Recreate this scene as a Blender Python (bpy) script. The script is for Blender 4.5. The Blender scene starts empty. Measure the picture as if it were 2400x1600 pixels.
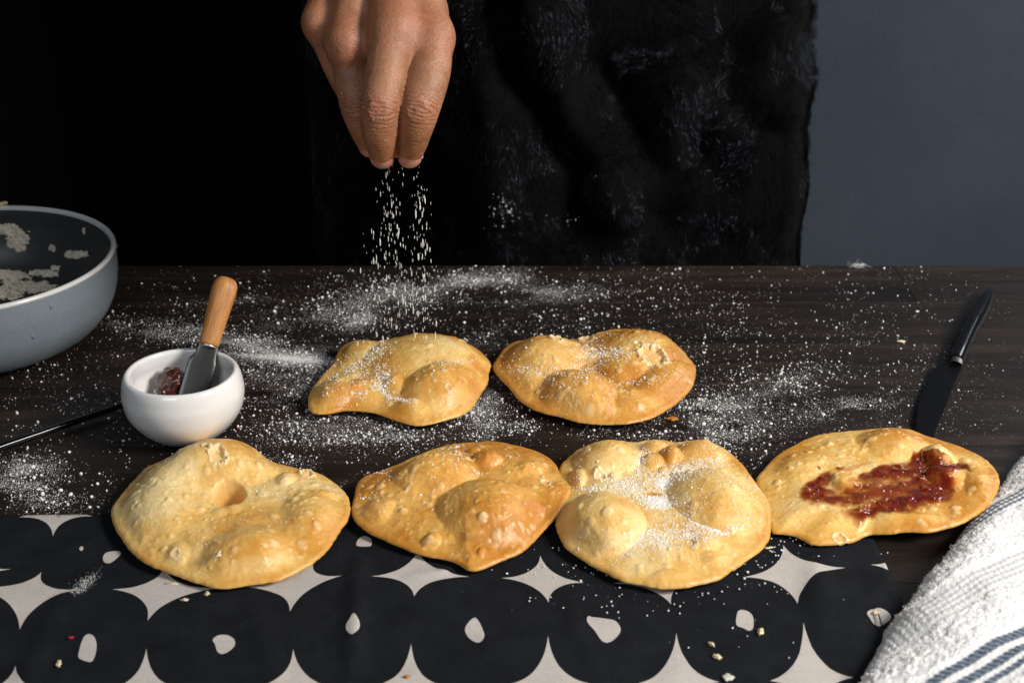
import bpy, bmesh, math, random
import numpy as np
from mathutils import Vector, Matrix
from mathutils.geometry import delaunay_2d_cdt
random.seed(7); RNG = np.random.default_rng(11)
S = bpy.context.scene
COL = S.collection

# ------------------------------------------------------------------ camera
CAM_H, PITCH, FPX = 0.45, math.radians(25.0), 3333.33
cam_d = bpy.data.cameras.new('camera'); cam = bpy.data.objects.new('camera', cam_d); COL.objects.link(cam)
cam.location = (0, 0, CAM_H); cam.rotation_euler = (math.pi/2 - PITCH, 0, 0)
cam_d.lens = 50; cam_d.sensor_width = 36; cam_d.clip_start = 0.01; cam_d.clip_end = 50
cam_d.dof.use_dof = True; cam_d.dof.focus_distance = 0.89; cam_d.dof.aperture_fstop = 12
S.camera = cam
# ------------------------------------------------------------------ world, lamps, exposure
w = bpy.data.worlds.new('World'); S.world = w; w.use_nodes = True
w.node_tree.nodes['Background'].inputs[0].default_value = (0.62, 0.78, 1, 1)
w.node_tree.nodes['Background'].inputs[1].default_value = 0.016
def area(name, loc, target, size, sizey, power, col):
    l = bpy.data.lights.new(name, 'AREA'); l.shape = 'RECTANGLE'; l.size = size; l.size_y = sizey; l.energy = power; l.color = col
    o = bpy.data.objects.new(name, l); COL.objects.link(o); o.location = loc
    o.rotation_euler = (Vector(target) - Vector(loc)).to_track_quat('-Z', 'Y').to_euler()
    return o
area('key_softbox', (1.22, 0.17, 0.98), (0.0, 0.85, 0.04), 0.44, 0.44, 38, (1.0, 0.95, 0.885))
area('fill_softbox', (-0.55, -0.60, 1.05), (0.0, 0.85, 0.05), 0.8, 0.8, 8.0, (0.88, 0.94, 1.0))
area('added_back_light', (1.25, 1.70, 0.75), (0.25, 1.0, 0.0), 0.5, 0.5, 5.0, (0.90, 0.95, 1.0))  # added unseen lamp: gives the right of the table its grazing sheen
S.view_settings.view_transform = 'Standard'; S.view_settings.look = 'None'
S.view_settings.exposure = 0; S.view_settings.gamma = 1
S.render.engine = 'CYCLES'
S.cycles.use_denoising = True; S.cycles.max_bounces = 8; S.cycles.caustics_reflective = False; S.cycles.caustics_refractive = False
S.cycles.sample_clamp_indirect = 4

# ------------------------------------------------------------------ projection of photograph positions into the place
CC, SS = math.cos(PITCH), math.sin(PITCH)
def rays(px, py):
    px = np.asarray(px, float); py = np.asarray(py, float)
    u = (px-1200)/FPX; v = (800-py)/FPX
    return np.stack([u, CC+v*SS, -SS+v*CC], -1)
def T(px, py, z=0.0):                       # point seen at a photo position, at height z
    d = rays(px, py); t = (np.asarray(z)-CAM_H)/d[..., 2]
    return np.array([0, 0, CAM_H]) + d*t[..., None]
def D(px, py, dep):                         # point seen at a photo position, at a distance along the view
    return np.array([0, 0, CAM_H]) + rays(px, py)*np.asarray(dep)[..., None]
def C2W(x, y, d):                           # view-aligned axes (right, up, away) to world
    x, y, d = np.broadcast_arrays(x, y, d)
    return np.stack([x, d*CC + y*SS, CAM_H - d*SS + y*CC], -1)
def W2C(P):
    P = np.asarray(P, float) - [0, 0, CAM_H]
    return np.stack([P[..., 0], P[..., 1]*SS + P[..., 2]*CC, P[..., 1]*CC - P[..., 2]*SS], -1)
def zc(pts, org, s):                        # positions read in an enlarged crop
    p = np.asarray(pts, float); return p[:, :2]/s + np.asarray(org, float)

# ------------------------------------------------------------------ noise
def _h(ix, iy, iz, seed):
    n = (ix*374761393 + iy*668265263 + iz*2147483647 + seed*974634777) & 0xffffffff
    n = ((n ^ (n >> 13))*1274126177) & 0xffffffff
    n = n ^ (n >> 16)
    return (n & 0xffff)/32767.5 - 1.0
def vn(P, seed=0):
    P = np.asarray(P, float); i = np.floor(P).astype(np.int64); f = P - i; f = f*f*f*(f*(f*6-15)+10)
    r = 0
    for a in (0, 1):
        for b in (0, 1):
            for c in (0, 1):
                wgt = (f[..., 0] if a else 1-f[..., 0])*(f[..., 1] if b else 1-f[..., 1])*(f[..., 2] if c else 1-f[..., 2])
                r = r + wgt*_h(i[..., 0]+a, i[..., 1]+b, i[..., 2]+c, seed)
    return r
def fbm(P, oct=3, seed=0):
    a, r, tot = 1.0, 0, 0
    for k in range(oct):
        r = r + a*vn(np.asarray(P)*2**k + k*17.3, seed+k); tot += a; a *= .5
    return r/tot
def xy3(x, y, sc): return np.stack([x*sc, y*sc, np.zeros_like(x)+.37], -1)
def sstep(a, b, x):
    t = np.clip((x-a)/(b-a), 0, 1); return t*t*(3-2*t)

# ------------------------------------------------------------------ mesh and object helpers
def mesh_np(name, V, F, mats, smooth=True, attrs=None, matidx=None):
    me = bpy.data.meshes.new(name)
    V = np.asarray(V, np.float32); F = np.asarray(F, np.int32)
    k = F.shape[1]; nf = len(F)
    me.vertices.add(len(V)); me.vertices.foreach_set('co', V.ravel())
    me.loops.add(nf*k); me.loops.foreach_set('vertex_index', F.ravel())
    me.polygons.add(nf); me.polygons.foreach_set('loop_start', np.arange(0, nf*k, k, dtype=np.int32))
    me.polygons.foreach_set('loop_total', np.full(nf, k, np.int32))
    if matidx is not None: me.polygons.foreach_set('material_index', np.asarray(matidx, np.int32))
    me.polygons.foreach_set('use_smooth', np.full(nf, bool(smooth)))
    for m in (mats if isinstance(mats, (list, tuple)) else [mats]): me.materials.append(m)
    for an, av in (attrs or {}).items():
        at = me.attributes.new(an, 'FLOAT', 'POINT'); at.data.foreach_set('value', np.asarray(av, np.float32).ravel())
    me.update(); me.validate(); return me
def obj(name, me, parent=None, **props):
    o = bpy.data.objects.new(name, me); COL.objects.link(o)
    if parent is not None: o.parent = parent
    for k, v in props.items(): o[k] = v
    return o
def empty(name, loc, label, cat, group=None):
    o = bpy.data.objects.new(name, None); COL.objects.link(o); o.location = loc; o.empty_display_size = .02
    o['label'] = label; o['category'] = cat
    if group: o['group'] = group
    bpy.context.view_layer.update()
    return o
def put(o, parent):                          # parent a world-built part to a thing
    o.parent = parent; o.matrix_parent_inverse = Matrix.Translation(-Vector(parent.location)); return o
def grid_faces(nu, nv, closed_u=False):
    F = []
    i = np.arange(nu if closed_u else nu-1)[:, None]; j = np.arange(nv-1)[None, :]
    i2 = (i+1) % nu
    return np.stack([i*nv+j + 0*i2, i2*nv+j, i2*nv+j+1, i*nv+j+1], -1).reshape(-1, 4)
def lathe(prof, center, n=96):
    prof = np.asarray(prof, float); a = np.linspace(0, 2*math.pi, n, endpoint=False)
    V = np.stack([center[0]+prof[None, :, 0]*np.cos(a)[:, None], center[1]+prof[None, :, 0]*np.sin(a)[:, None],
                  center[2]+np.repeat(prof[None, :, 1], n, 0)], -1).reshape(-1, 3)
    return V, grid_faces(n, len(prof), True)
def spline(pts, n, closed=False):            # Catmull-Rom, even by arc length
    p = np.asarray(pts, float)
    q = np.vstack([p[-1:], p, p[:2]]) if closed else np.vstack([2*p[0]-p[1], p, 2*p[-1]-p[-2]])
    out = []
    for k in range(1, len(q)-2):
        t = np.linspace(0, 1, 16, endpoint=False)[:, None]; a, b, c, d = q[k-1], q[k], q[k+1], q[k+2]
        out.append(.5*((2*b)+(-a+c)*t+(2*a-5*b+4*c-d)*t**2+(-a+3*b-3*c+d)*t**3))
    o = np.vstack(out+[p[:1] if closed else p[-1:]])
    L = np.r_[0, np.cumsum(np.linalg.norm(np.diff(o, axis=0), axis=1))]
    s = np.linspace(0, L[-1], n, endpoint=not closed)
    return np.stack([np.interp(s, L, o[:, k]) for k in range(o.shape[1])], -1)

# ------------------------------------------------------------------ materials
class NT:
    def __init__(s, name):
        s.m = bpy.data.materials.new(name); s.m.use_nodes = True; s.t = s.m.node_tree; s.b = s.t.nodes['Principled BSDF']
        s.tc = s.n('ShaderNodeTexCoord')
    def n(s, ty, **kw):
        x = s.t.nodes.new(ty)
        for k, v in kw.items(): setattr(x, k, v)
        return x
    def l(s, a, b): s.t.links.new(a, b)
    def mp(s, scale, rot=(0, 0, 0)):
        m = s.n('ShaderNodeMapping'); m.inputs['Scale'].default_value = scale; m.inputs['Rotation'].default_value = rot
        s.l(s.tc.outputs['Object'], m.inputs['Vector']); return m.outputs[0]
    def noise(s, scale, detail=3, rough=.5, vec=None, dist=0):
        x = s.n('ShaderNodeTexNoise'); x.inputs['Scale'].default_value = scale; x.inputs['Detail'].default_value = detail
        x.inputs['Roughness'].default_value = rough; x.inputs['Distortion'].default_value = dist
        s.l(vec if vec is not None else s.tc.outputs['Object'], x.inputs['Vector']); return x.outputs['Fac']
    def ramp(s, fac, stops, interp='LINEAR'):
        x = s.n('ShaderNodeValToRGB'); x.color_ramp.interpolation = interp; e = x.color_ramp.elements
        while len(e) < len(stops): e.new(.5)
        for k, (p, c) in enumerate(stops): e[k].position = p; e[k].color = c if len(c) == 4 else (*c, 1)
        s.l(fac, x.inputs[0]); return x.outputs[0]
    def mix(s, fac, a, b, mode='MIX'):
        x = s.n('ShaderNodeMix', data_type='RGBA', blend_type=mode)
        for sock, v in ((x.inputs[0], fac), (x.inputs[6], a), (x.inputs[7], b)):
            if hasattr(v, 'links'): s.l(v, sock)
            else: sock.default_value = v if not isinstance(v, tuple) or len(v) == 4 else (*v, 1)
        return x.outputs[2]
    def math(s, op, a, b=0.0):
        x = s.n('ShaderNodeMath', operation=op)
        for k, v in ((0, a), (1, b)):
            if hasattr(v, 'links'): s.l(v, x.inputs[k])
            else: x.inputs[k].default_value = v
        return x.outputs[0]
    def attr(s, name):
        x = s.n('ShaderNodeAttribute'); x.attribute_name = name; return x.outputs['Fac']
    def bump(s, h, dist, strength=1.0, prev=None):
        x = s.n('ShaderNodeBump'); x.inputs['Distance'].default_value = dist; x.inputs['Strength'].default_value = strength
        s.l(h, x.inputs['Height'])
        if prev is not None: s.l(prev, x.inputs['Normal'])
        s.l(x.outputs[0], s.b.inputs['Normal']); return x.outputs[0]
    def set(s, **kw):
        for k, v in kw.items():
            i = s.b.inputs[k.replace('_', ' ')]
            if hasattr(v, 'links'): s.l(v, i)
            else: i.default_value = (*v, 1) if isinstance(v, tuple) and len(v) == 3 and i.type == 'RGBA' else v
        return s

def bread_material(name, pale, mid, brown, bias):
    m = NT(name)
    n1 = m.noise(17, 4, .6); n2 = m.noise(90, 3, .55); n3 = m.noise(420, 3, .6)
    f = m.math('ADD', m.math('MULTIPLY', n1, .84), m.math('MULTIPLY', n2, .16))
    f = m.math('ADD', f, m.math('MULTIPLY', m.attr('brown'), .26))
    c = m.ramp(f, [(.32-bias, pale), (.48-bias, mid), (.66-bias, brown)])
    c = m.mix(m.ramp(n2, [(.60, (0,)*3), (.78, (.35,)*3)]), c, brown)
    c = m.mix(.9, c, m.ramp(n3, [(.32, (.93, .91, .87)), (.5, (1, 1, 1)), (.68, (1.08, 1.08, 1.08))]), 'MULTIPLY')
    c = m.mix(m.math('MULTIPLY', m.attr('blister'), .5), c, (.80, .64, .36))
    c = m.mix(m.math('MULTIPLY', m.attr('rim'), .55), c, (.66, .31, .052))
    c = m.mix(m.math('MULTIPLY', m.attr('flake'), .75), c, (.82, .72, .50))
    c = m.mix(m.math('MULTIPLY', m.attr('deep'), .8), c, (.60, .27, .04))
    m.set(Base_Color=c, Roughness=m.ramp(n3, [(.3, (.26,)*3), (.7, (.44,)*3)]), Specular_IOR_Level=.5,
          Subsurface_Weight=.42, Subsurface_Radius=(.009, .0032, .0009), Subsurface_Scale=.7)
    b = m.bump(n3, .0006, .55); m.bump(m.noise(1000, 3, .65), .0003, .6, b)
    return m.m
def plain(name, col, rough, spec=.5, coat=0, metal=0, var=.12, vs=60, bs=0, bd=0.0):
    m = NT(name); n = m.noise(vs, 4, .6)
    a = tuple(x*(1-var) for x in col); b = tuple(min(1, x*(1+var)) for x in col)
    m.set(Base_Color=m.ramp(n, [(.3, a), (.7, b)]), Roughness=rough, Specular_IOR_Level=spec, Coat_Weight=coat, Metallic=metal)
    if bs: m.bump(m.noise(bs, 2, .6), bd, .7)
    return m.m

def wood_table():
    m = NT('dark_wood'); oi = m.n('ShaderNodeObjectInfo')
    off = m.n('ShaderNodeVectorMath', operation='ADD'); cb = m.n('ShaderNodeCombineXYZ')
    m.l(m.math('MULTIPLY', oi.outputs['Random'], 31.0), cb.inputs[0]); m.l(m.math('MULTIPLY', oi.outputs['Random'], 7.0), cb.inputs[1])
    m.l(m.mp((1, 1, 1)), off.inputs[0]); m.l(cb.outputs[0], off.inputs[1])
    mm = m.n('ShaderNodeMapping'); mm.inputs['Scale'].default_value = (5, 75, 75); m.l(off.outputs[0], mm.inputs['Vector'])
    m2 = m.n('ShaderNodeMapping'); m2.inputs['Scale'].default_value = (14, 520, 520); m.l(off.outputs[0], m2.inputs['Vector'])
    m3 = m.n('ShaderNodeMapping'); m3.inputs['Scale'].default_value = (2.5, 13, 13); m.l(off.outputs[0], m3.inputs['Vector'])
    g1 = m.noise(1, 5, .65, mm.outputs[0], .6); g2 = m.noise(1, 3, .6, m2.outputs[0]); g3 = m.noise(1, 3, .5, m3.outputs[0])
    f = m.math('ADD', m.math('MULTIPLY', g1, .45), m.math('ADD', m.math('MULTIPLY', g2, .25), m.math('MULTIPLY', g3, .3)))
    c = m.ramp(f, [(.34, (.004, .003, .0027)), (.5, (.0135, .0090, .0070)), (.66, (.040, .0250, .0178))])
    m.set(Base_Color=c, Roughness=m.ramp(g1, [(.3, (.40,)*3), (.7, (.58,)*3)]), Specular_IOR_Level=.35)
    b = m.bump(g2, .0003, .5); m.bump(g1, .0006, .4, b)
    return m.m
def cloth_mat(name, dark, light, rough):
    m = NT(name)
    w1 = m.n('ShaderNodeTexWave', wave_type='BANDS', bands_direction='X'); w1.inputs['Scale'].default_value = 480; w1.inputs['Distortion'].default_value = .8
    w2 = m.n('ShaderNodeTexWave', wave_type='BANDS', bands_direction='Y'); w2.inputs['Scale'].default_value = 420; w2.inputs['Distortion'].default_value = .8
    for q in (w1, w2): m.l(m.tc.outputs['Object'], q.inputs['Vector'])
    wv = m.math('ADD', m.math('MULTIPLY', w1.outputs['Fac'], .55), m.math('MULTIPLY', w2.outputs['Fac'], .45))
    n = m.noise(45, 5, .65); n2 = m.noise(600, 2, .6)
    f = m.math('ADD', m.math('MULTIPLY', wv, .35), m.math('ADD', m.math('MULTIPLY', n, .4), m.math('MULTIPLY', n2, .25)))
    m.set(Base_Color=m.ramp(f, [(.34, dark), (.70, light)]), Roughness=rough, Specular_IOR_Level=.12)
    b = m.bump(wv, .0003, .5); m.bump(n2, .0004, .4, b)
    return m.m
M = {}
M['wood'] = wood_table()
M['ink'] = cloth_mat('black_print', (.0022, .0027, .0038), (.016, .0185, .0235), .9)
M['linen'] = cloth_mat('cream_cotton', (.42, .385, .36), (.62, .575, .54), .9)
M['white_glaze'] = plain('white_glaze', (.80, .79, .785), .11, .55, .4, var=.015, vs=20)
M['grey_glaze'] = plain('grey_blue_glaze', (.175, .205, .235), .42, .5, .12, var=.06, vs=260, bs=900, bd=.0002)
M['inner_glaze'] = plain('charcoal_glaze', (.030, .0325, .0345), .45, .5, .0, var=.15, vs=50)
M['rim_glaze'] = plain('pale_rim_glaze', (.62, .62, .62), .2, .5, .3, var=.04, vs=80)
M['flour'] = plain('dried_flour', (.66, .60, .50), .95, .1, var=.25, vs=160, bs=400, bd=.002)
M['sugar'] = plain('sugar', (.86, .86, .85), .6, .4, var=.03, vs=300)
M['crumb'] = plain('pastry_crumb', (.72, .60, .38), .6, .3, var=.25, vs=300, bs=700, bd=.001)
M['crust'] = plain('toasted_crumb', (.46, .18, .03), .5, .4, var=.25, vs=200)
M['flake'] = plain('pale_flake', (.55, .56, .46), .5, .4, var=.15, vs=200)
M['red'] = plain('red_speck', (.45, .02, .05), .6, .3)
M['steel'] = plain('spreader_steel', (.085, .085, .083), .34, .5, metal=1, var=.06, vs=400)
M['black_steel'] = plain('black_coated_steel', (.0035, .0035, .0045), .35, .18, 0, var=.2, vs=200)
M['black_gloss'] = plain('black_gloss_plastic', (.0035, .0035, .0045), .13, .42, 0, var=.1)
M['bolster'] = plain('bolster_steel', (.50, .50, .46), .42, .5, metal=1, var=.1)
M['coat_base'] = plain('black_pile_backing', (.003, .003, .0035), .95, .1, var=.2)
M['backdrop'] = plain('black_backdrop_cloth', (.0022, .0022, .0026), .95, .05, var=.3, vs=8)
M['stitch'] = plain('dark_thread', (.02, .02, .024), .9, .2)
def wood_handle():
    m = NT('beech_handle'); v = m.mp((260, 260, 16)); g = m.noise(1, 4, .6, v, .3); f = m.noise(1, 2, .5, m.mp((1400, 1400, 90)))
    c = m.ramp(g, [(.3, (.30, .115, .028)), (.5, (.47, .205, .058)), (.72, (.60, .30, .10))])
    c = m.mix(.5, c, m.ramp(f, [(.38, (.55, .5, .45)), (.55, (1, 1, 1))]), 'MULTIPLY')
    m.set(Base_Color=c, Roughness=.45, Specular_IOR_Level=.4); m.bump(g, .0005, .5); return m.m
M['beech'] = wood_handle()
def jam_mat(name, thick, thin):
    m = NT(name); n = m.noise(160, 4, .6); c = m.mix(m.ramp(m.attr('thin'), [(.0, (0,)*3), (1, (1,)*3)]), thick, thin)
    c = m.mix(m.math('MULTIPLY', m.ramp(n, [(.46, (0,)*3), (.72, (.8,)*3)]), m.math('SUBTRACT', 1.0, m.attr('thin'))), c, (.035, .008, .005))
    m.set(Base_Color=c, Roughness=.08, Specular_IOR_Level=.6, Coat_Weight=.5, Coat_Roughness=.06, Subsurface_Weight=.25, Subsurface_Radius=(.005, .001, .0004), Subsurface_Scale=.6)
    m.bump(m.noise(180, 2, .5), .0005, .45)
    m.l(m.ramp(m.attr('cover'), [(.0, (0,)*3), (1, (1,)*3)]), m.b.inputs['Alpha']); return m.m
M['jam'] = jam_mat('red_jam', (.15, .010, .005), (.55, .17, .022))
M['pot_jam'] = plain('dark_jam', (.055, .012, .008), .18, .6, .4, var=.5, vs=200, bs=350, bd=.002)
def skin_mat():
    m = NT('skin'); n1 = m.noise(55, 5, .65); n2 = m.noise(900, 3, .6); n3 = m.noise(240, 3, .6)
    c = m.ramp(n1, [(.26, (.235, .098, .048)), (.50, (.355, .165, .086)), (.74, (.43, .185, .105))])
    c = m.mix(m.math('MULTIPLY', m.attr('red'), .55), c, (.36, .115, .062))
    c = m.mix(m.math('MULTIPLY', m.attr('crease'), .75), c, (.17, .062, .030))
    c = m.mix(.5, c, m.ramp(n3, [(.35, (.86, .84, .82)), (.65, (1.06, 1.06, 1.06))]), 'MULTIPLY')
    m.set(Base_Color=c, Roughness=m.ramp(n3, [(.3, (.30,)*3), (.7, (.46,)*3)]), Specular_IOR_Level=.5, Subsurface_Weight=.08,
          Subsurface_Radius=(.006, .0022, .001), Subsurface_Scale=.6)
    mus = m.noise(1, 3, .7, m.mp((420, 1300, 1300)))
    b = m.bump(n2, .0006, .6); b = m.bump(n3, .0008, .45, b); m.bump(mus, .0008, .45, b); return m.m
M['skin'] = skin_mat()
M['nail'] = plain('nail', (.50, .245, .18), .28, .5, .15, var=.06, vs=200)
def hair_mat(name, col, rough):
    m = bpy.data.materials.new(name); m.use_nodes = True; t = m.node_tree; t.nodes.remove(t.nodes['Principled BSDF'])
    h = t.nodes.new('ShaderNodeBsdfHairPrincipled'); h.parametrization = 'COLOR'
    h.inputs['Color'].default_value = (*col, 1); h.inputs['Roughness'].default_value = rough; h.inputs['Radial Roughness'].default_value = rough
    h.inputs['Random Roughness'].default_value = .3
    t.links.new(h.outputs[0], t.nodes['Material Output'].inputs[0]); return m
M['fur'] = plain('black_fur', (.0009, .0009, .0012), .45, .07, var=.3, vs=30)
M['fur_shine'] = plain('glossy_black_fur', (.006, .006, .009), .22, .85, var=.3, vs=30)
M['fur_shine'].node_tree.nodes['Principled BSDF'].inputs['Specular Tint'].default_value = (.62, .76, 1, 1)
M['terry_loop'] = plain('terry_loop', (.79, .79, .787), .9, .1, var=.04)
def wall_mat():
    m = NT('grey_blue_paint'); n = m.noise(3.2, 4, .6); n2 = m.noise(160, 3, .6)
    c = m.ramp(n, [(.3, (.047, .062, .088)), (.7, (.070, .087, .117))])
    c = m.mix(.4, c, m.ramp(n2, [(.3, (.88,)*3), (.7, (1.1,)*3)]), 'MULTIPLY')
    m.set(Base_Color=c, Roughness=.8, Specular_IOR_Level=.25); m.bump(n2, .002, .4); return m.m
M['wall'] = wall_mat()

# ------------------------------------------------------------------ setting: wall, backdrop, table of planks
def box(x0, x1, y0, y1, z0, z1, mat, name, bev=0.0):
    bm = bmesh.new(); bmesh.ops.create_cube(bm, size=1)
    for v in bm.verts: v.co = Vector(((x0+x1)/2+v.co.x*(x1-x0), (y0+y1)/2+v.co.y*(y1-y0), (z0+z1)/2+v.co.z*(z1-z0)))
    if bev: bmesh.ops.bevel(bm, geom=bm.edges[:], offset=bev, segments=2, profile=.6, affect='EDGES')
    me = bpy.data.meshes.new(name); bm.to_mesh(me); bm.free(); me.materials.append(mat)
    return me
obj('wall', box(-2.2, 2.4, 1.95, 2.05, -.8, 1.8, M['wall'], 'wall'), kind='structure')
# black cloth backdrop hanging left of and behind the person
def backdrop():
    x = np.linspace(-1.6, .12, 120); z = np.linspace(-.7, 1.6, 30)
    X, Z = np.meshgrid(x, z, indexing='ij'); Y = 1.70 + .018*np.sin(X*21+Z*.7) + .012*np.sin(X*47)
    V = np.stack([X, Y, Z], -1).reshape(-1, 3)
    o = obj('backdrop', mesh_np('backdrop', V, grid_faces(120, 30), M['backdrop']), kind='structure')
    md = o.modifiers.new('thick', 'SOLIDIFY'); md.thickness = .003
backdrop()
table = empty('table', (0, .68, 0), 'dark brown wooden plank table top dusted with sugar', 'table')
TY1 = 1.117
rows = [1.117, 1.039, .9615, .884, .8065, .729, .6515, .574, .4965, .40]
seam = T(2105, 640)[0]
splits = [[-.95, seam, 1.0], [-.95, -.52, .60, 1.0], [-.95, .02, 1.0], [-.95, -.62, .72, 1.0], [-.95, -.16, 1.0], [-.95, .50, 1.0], [-.95, -.4, 1.0], [-.95, .25, 1.0], [-.95, 1.0]]
for r in range(len(rows)-1):
    for a, b in zip(splits[r][:-1], splits[r][1:]):
        g = .00022
        lift = random.uniform(-.00018, 0)
        put(obj('plank', box(a+g, b-g, rows[r+1]+g, rows[r]-g, -.022, lift, M['wood'], 'plank', .00045)), table)
put(obj('table_frame', box(-.90, .95, .44, 1.09, -.075, -.0225, M['wood'], 'table_frame', .002)), table)
for sx in (-.86, .90):
    for sy in (.48, 1.05):
        put(obj('leg', box(sx-.03, sx+.03, sy-.03, sy+.03, -.75, -.076, M['wood'], 'leg', .003)), table)

# ------------------------------------------------------------------ fried breads
CANOPY = {}
class Bread:
    pass
def make_bread(key, label, out, org, s, domes, mat, craters=(), holes=(), seed=1, lift=(3, 6), nblist=60, base_h=5.0, dz=0.0, bl_h=.33, blister_zone=None, rough=1.0):
    """out: outline seen in the crop; domes: (zx, zy, rx, ry, rot_deg, H_mm, power) in crop pixels"""
    out = [tuple(p) if len(p) == 3 else (*p, 0) for p in out]
    o2 = zc(out, org, s); pts = np.asarray(out, float)
    ymid, yr = (o2[:, 1].max()+o2[:, 1].min())/2, (o2[:, 1].max()-o2[:, 1].min())/2
    front = np.clip((o2[:, 1]-ymid)/yr, -1, 1)                     # +1 near side
    lf = np.where(front > 0, lift[0]+(lift[1]-lift[0])*(1-front)/2, lift[0]+(lift[1]-lift[0])*(1-front)/2)*1e-3
    if pts.shape[1] > 2: lf = lf + pts[:, 2]*1e-3
    zr = lf + .002 + dz
    P3 = T(o2[:, 0], o2[:, 1], zr)
    NT_, NS = 520, 150
    B = spline(P3, NT_, True)
    for _ in range(14): B = .5*B+.25*(np.roll(B, 1, 0)+np.roll(B, -1, 0))
    c = B.mean(0)
    # ragged rim
    ang = np.linspace(0, 2*math.pi, NT_, endpoint=False)
    rag = 1 + .009*fbm(np.stack([np.cos(ang)*5, np.sin(ang)*5, ang*0+seed], -1), 4, seed)+.0065*fbm(np.stack([np.cos(ang)*24, np.sin(ang)*24, ang*0+seed], -1), 3, seed)
    B[:, :2] = c[:2] + (B[:, :2]-c[:2])*rag[:, None]
    rad = np.hypot(*(B[:, :2]-c[:2]).T)
    sv = np.sin(np.linspace(0, 1, NS)*math.pi/2)
    def world(zx, zy, z): q = zc([(zx, zy)], org, s)[0]; return T(q[0], q[1], z)
    dep_sin = lambda Y: CAM_H/math.hypot(Y, CAM_H)
    dl = []
    for (zx, zy, rx, ry, rot, H, pw) in domes:
        H *= 1e-3; Pw = world(zx, zy, .008+dz+H*.55); k = (Pw[1]*CC+(CAM_H-Pw[2])*SS)/FPX/s
        dl.append((Pw[0], Pw[1], rx*k, ry*k/dep_sin(Pw[1]), math.radians(rot), H, pw))
    rr = np.random.default_rng(seed)
    bl = []
    for _ in range(nblist):
        a = rr.uniform(0, 2*math.pi); q = math.sqrt(rr.uniform(.03, .93)); bi = int(a/(2*math.pi)*NT_) % NT_
        p = c[:2]+(B[bi, :2]-c[:2])*q; R = rr.uniform(.0007, .0016) if rr.random() < .8 else rr.uniform(.0016, .0034)
        bl.append((p[0], p[1], R*rr.uniform(.8, 1.3), R*rr.uniform(.8, 1.2), rr.uniform(0, 3), R*bl_h, .8))
    cr = []; cr_new = []
    def later():
      for (zx, zy, r, hh) in craters:
        q = zc([(zx, zy)], org, s)[0]; zz = np.linspace(.050, .004, 300); L_ = T(np.full(300, q[0]), np.full(300, q[1]), zz); f_ = field(L_[:, 0], L_[:, 1])
        Pw = L_[np.argmax(f_ >= zz)]; k = (Pw[1]*CC+(CAM_H-Pw[2])*SS)/FPX/s; cr_new.append((Pw[0], Pw[1], r*k, hh*1e-3))
    hl = []
    for (zx, zy, rx, ry, rot, dpt, zh) in holes:
        Pw = world(zx, zy, zh*1e-3+dz); k = (Pw[1]*CC+(CAM_H-Pw[2])*SS)/FPX/s
        hl.append((Pw[0], Pw[1], rx*k, ry*k/dep_sin(Pw[1]), math.radians(rot), dpt*1e-3))
    angB = np.unwrap(np.arctan2(B[:, 1]-c[1], B[:, 0]-c[0]))
    if angB[-1] < angB[0]: angB_s, rad_s, zB_s = -angB, rad, B[:, 2]
    order = np.argsort(np.mod(np.arctan2(B[:, 1]-c[1], B[:, 0]-c[0]), 2*math.pi))
    A_ = np.mod(np.arctan2(B[:, 1]-c[1], B[:, 0]-c[0]), 2*math.pi)[order]; R_ = rad[order]; Z_ = B[order, 2]; RS_ = (rad/rag)[order]
    zc0 = B[:, 2].mean() + base_h*1e-3
    def field(x, y, full=False):
        th = np.mod(np.arctan2(y-c[1], x-c[0]), 2*math.pi); rho = np.hypot(x-c[0], y-c[1])
        Rb = np.interp(th, A_, R_, period=2*math.pi); Zb = np.interp(th, A_, Z_, period=2*math.pi)
        e = np.clip(Rb-rho, 0, 1)
        es = np.clip(np.interp(th, A_, RS_, period=2*math.pi)-rho, -.002, 1)
        q = sstep(0, .030, es)
        z = Zb*(1-q)+zc0*q
        re = .0030
        z = z - .0021 + .0021*np.sqrt(np.clip(1-(1-np.minimum(e/re, 1))**2, 0, 1))
        wx = x + .0020*fbm(xy3(x, y, 52), 2, seed+3); wy = y + .0020*fbm(xy3(x, y, 52), 2, seed+9)
        bmp = np.zeros_like(x); blm = np.zeros_like(x)
        for (dx, dy, rx, ry, rt, H, pw) in dl:
            a = wx-dx; b = wy-dy; u2 = ((a*math.cos(rt)+b*math.sin(rt))/rx)**2+((-a*math.sin(rt)+b*math.cos(rt))/ry)**2
            f = H*np.clip(1-u2, 0, 1)**pw
            kk = .0007; d = bmp-f; h = np.clip(.5+.5*d/kk, 0, 1); bmp = f*(1-h)+bmp*h+kk*h*(1-h) if pw < 1.5 else bmp+f
        for (dx, dy, rx, ry, rt, H, pw) in bl:
            a = x-dx; b = y-dy; u2 = ((a*math.cos(rt)+b*math.sin(rt))/rx)**2+((-a*math.sin(rt)+b*math.cos(rt))/ry)**2
            f = np.clip(1-u2, 0, 1)**.9; bmp = bmp+f*H; blm = np.maximum(blm, f)
        z = z+bmp*sstep(-.001, .013, es)
        n_a = fbm(xy3(x, y, 60), 3, seed+5); n_b = fbm(xy3(x, y, 320), 3, seed+6)
        n_c = fbm(np.stack([x*260, y*260, z*260], -1), 3, seed+16)
        z = z + rough*(.0009*n_a*sstep(0, .008, es)+(.00004*n_b+.00025*n_c+.00055*np.clip(n_c-.14, 0, 1))*sstep(0, .003, e))
        flk = np.zeros_like(x); deep = np.zeros_like(x)
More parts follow.
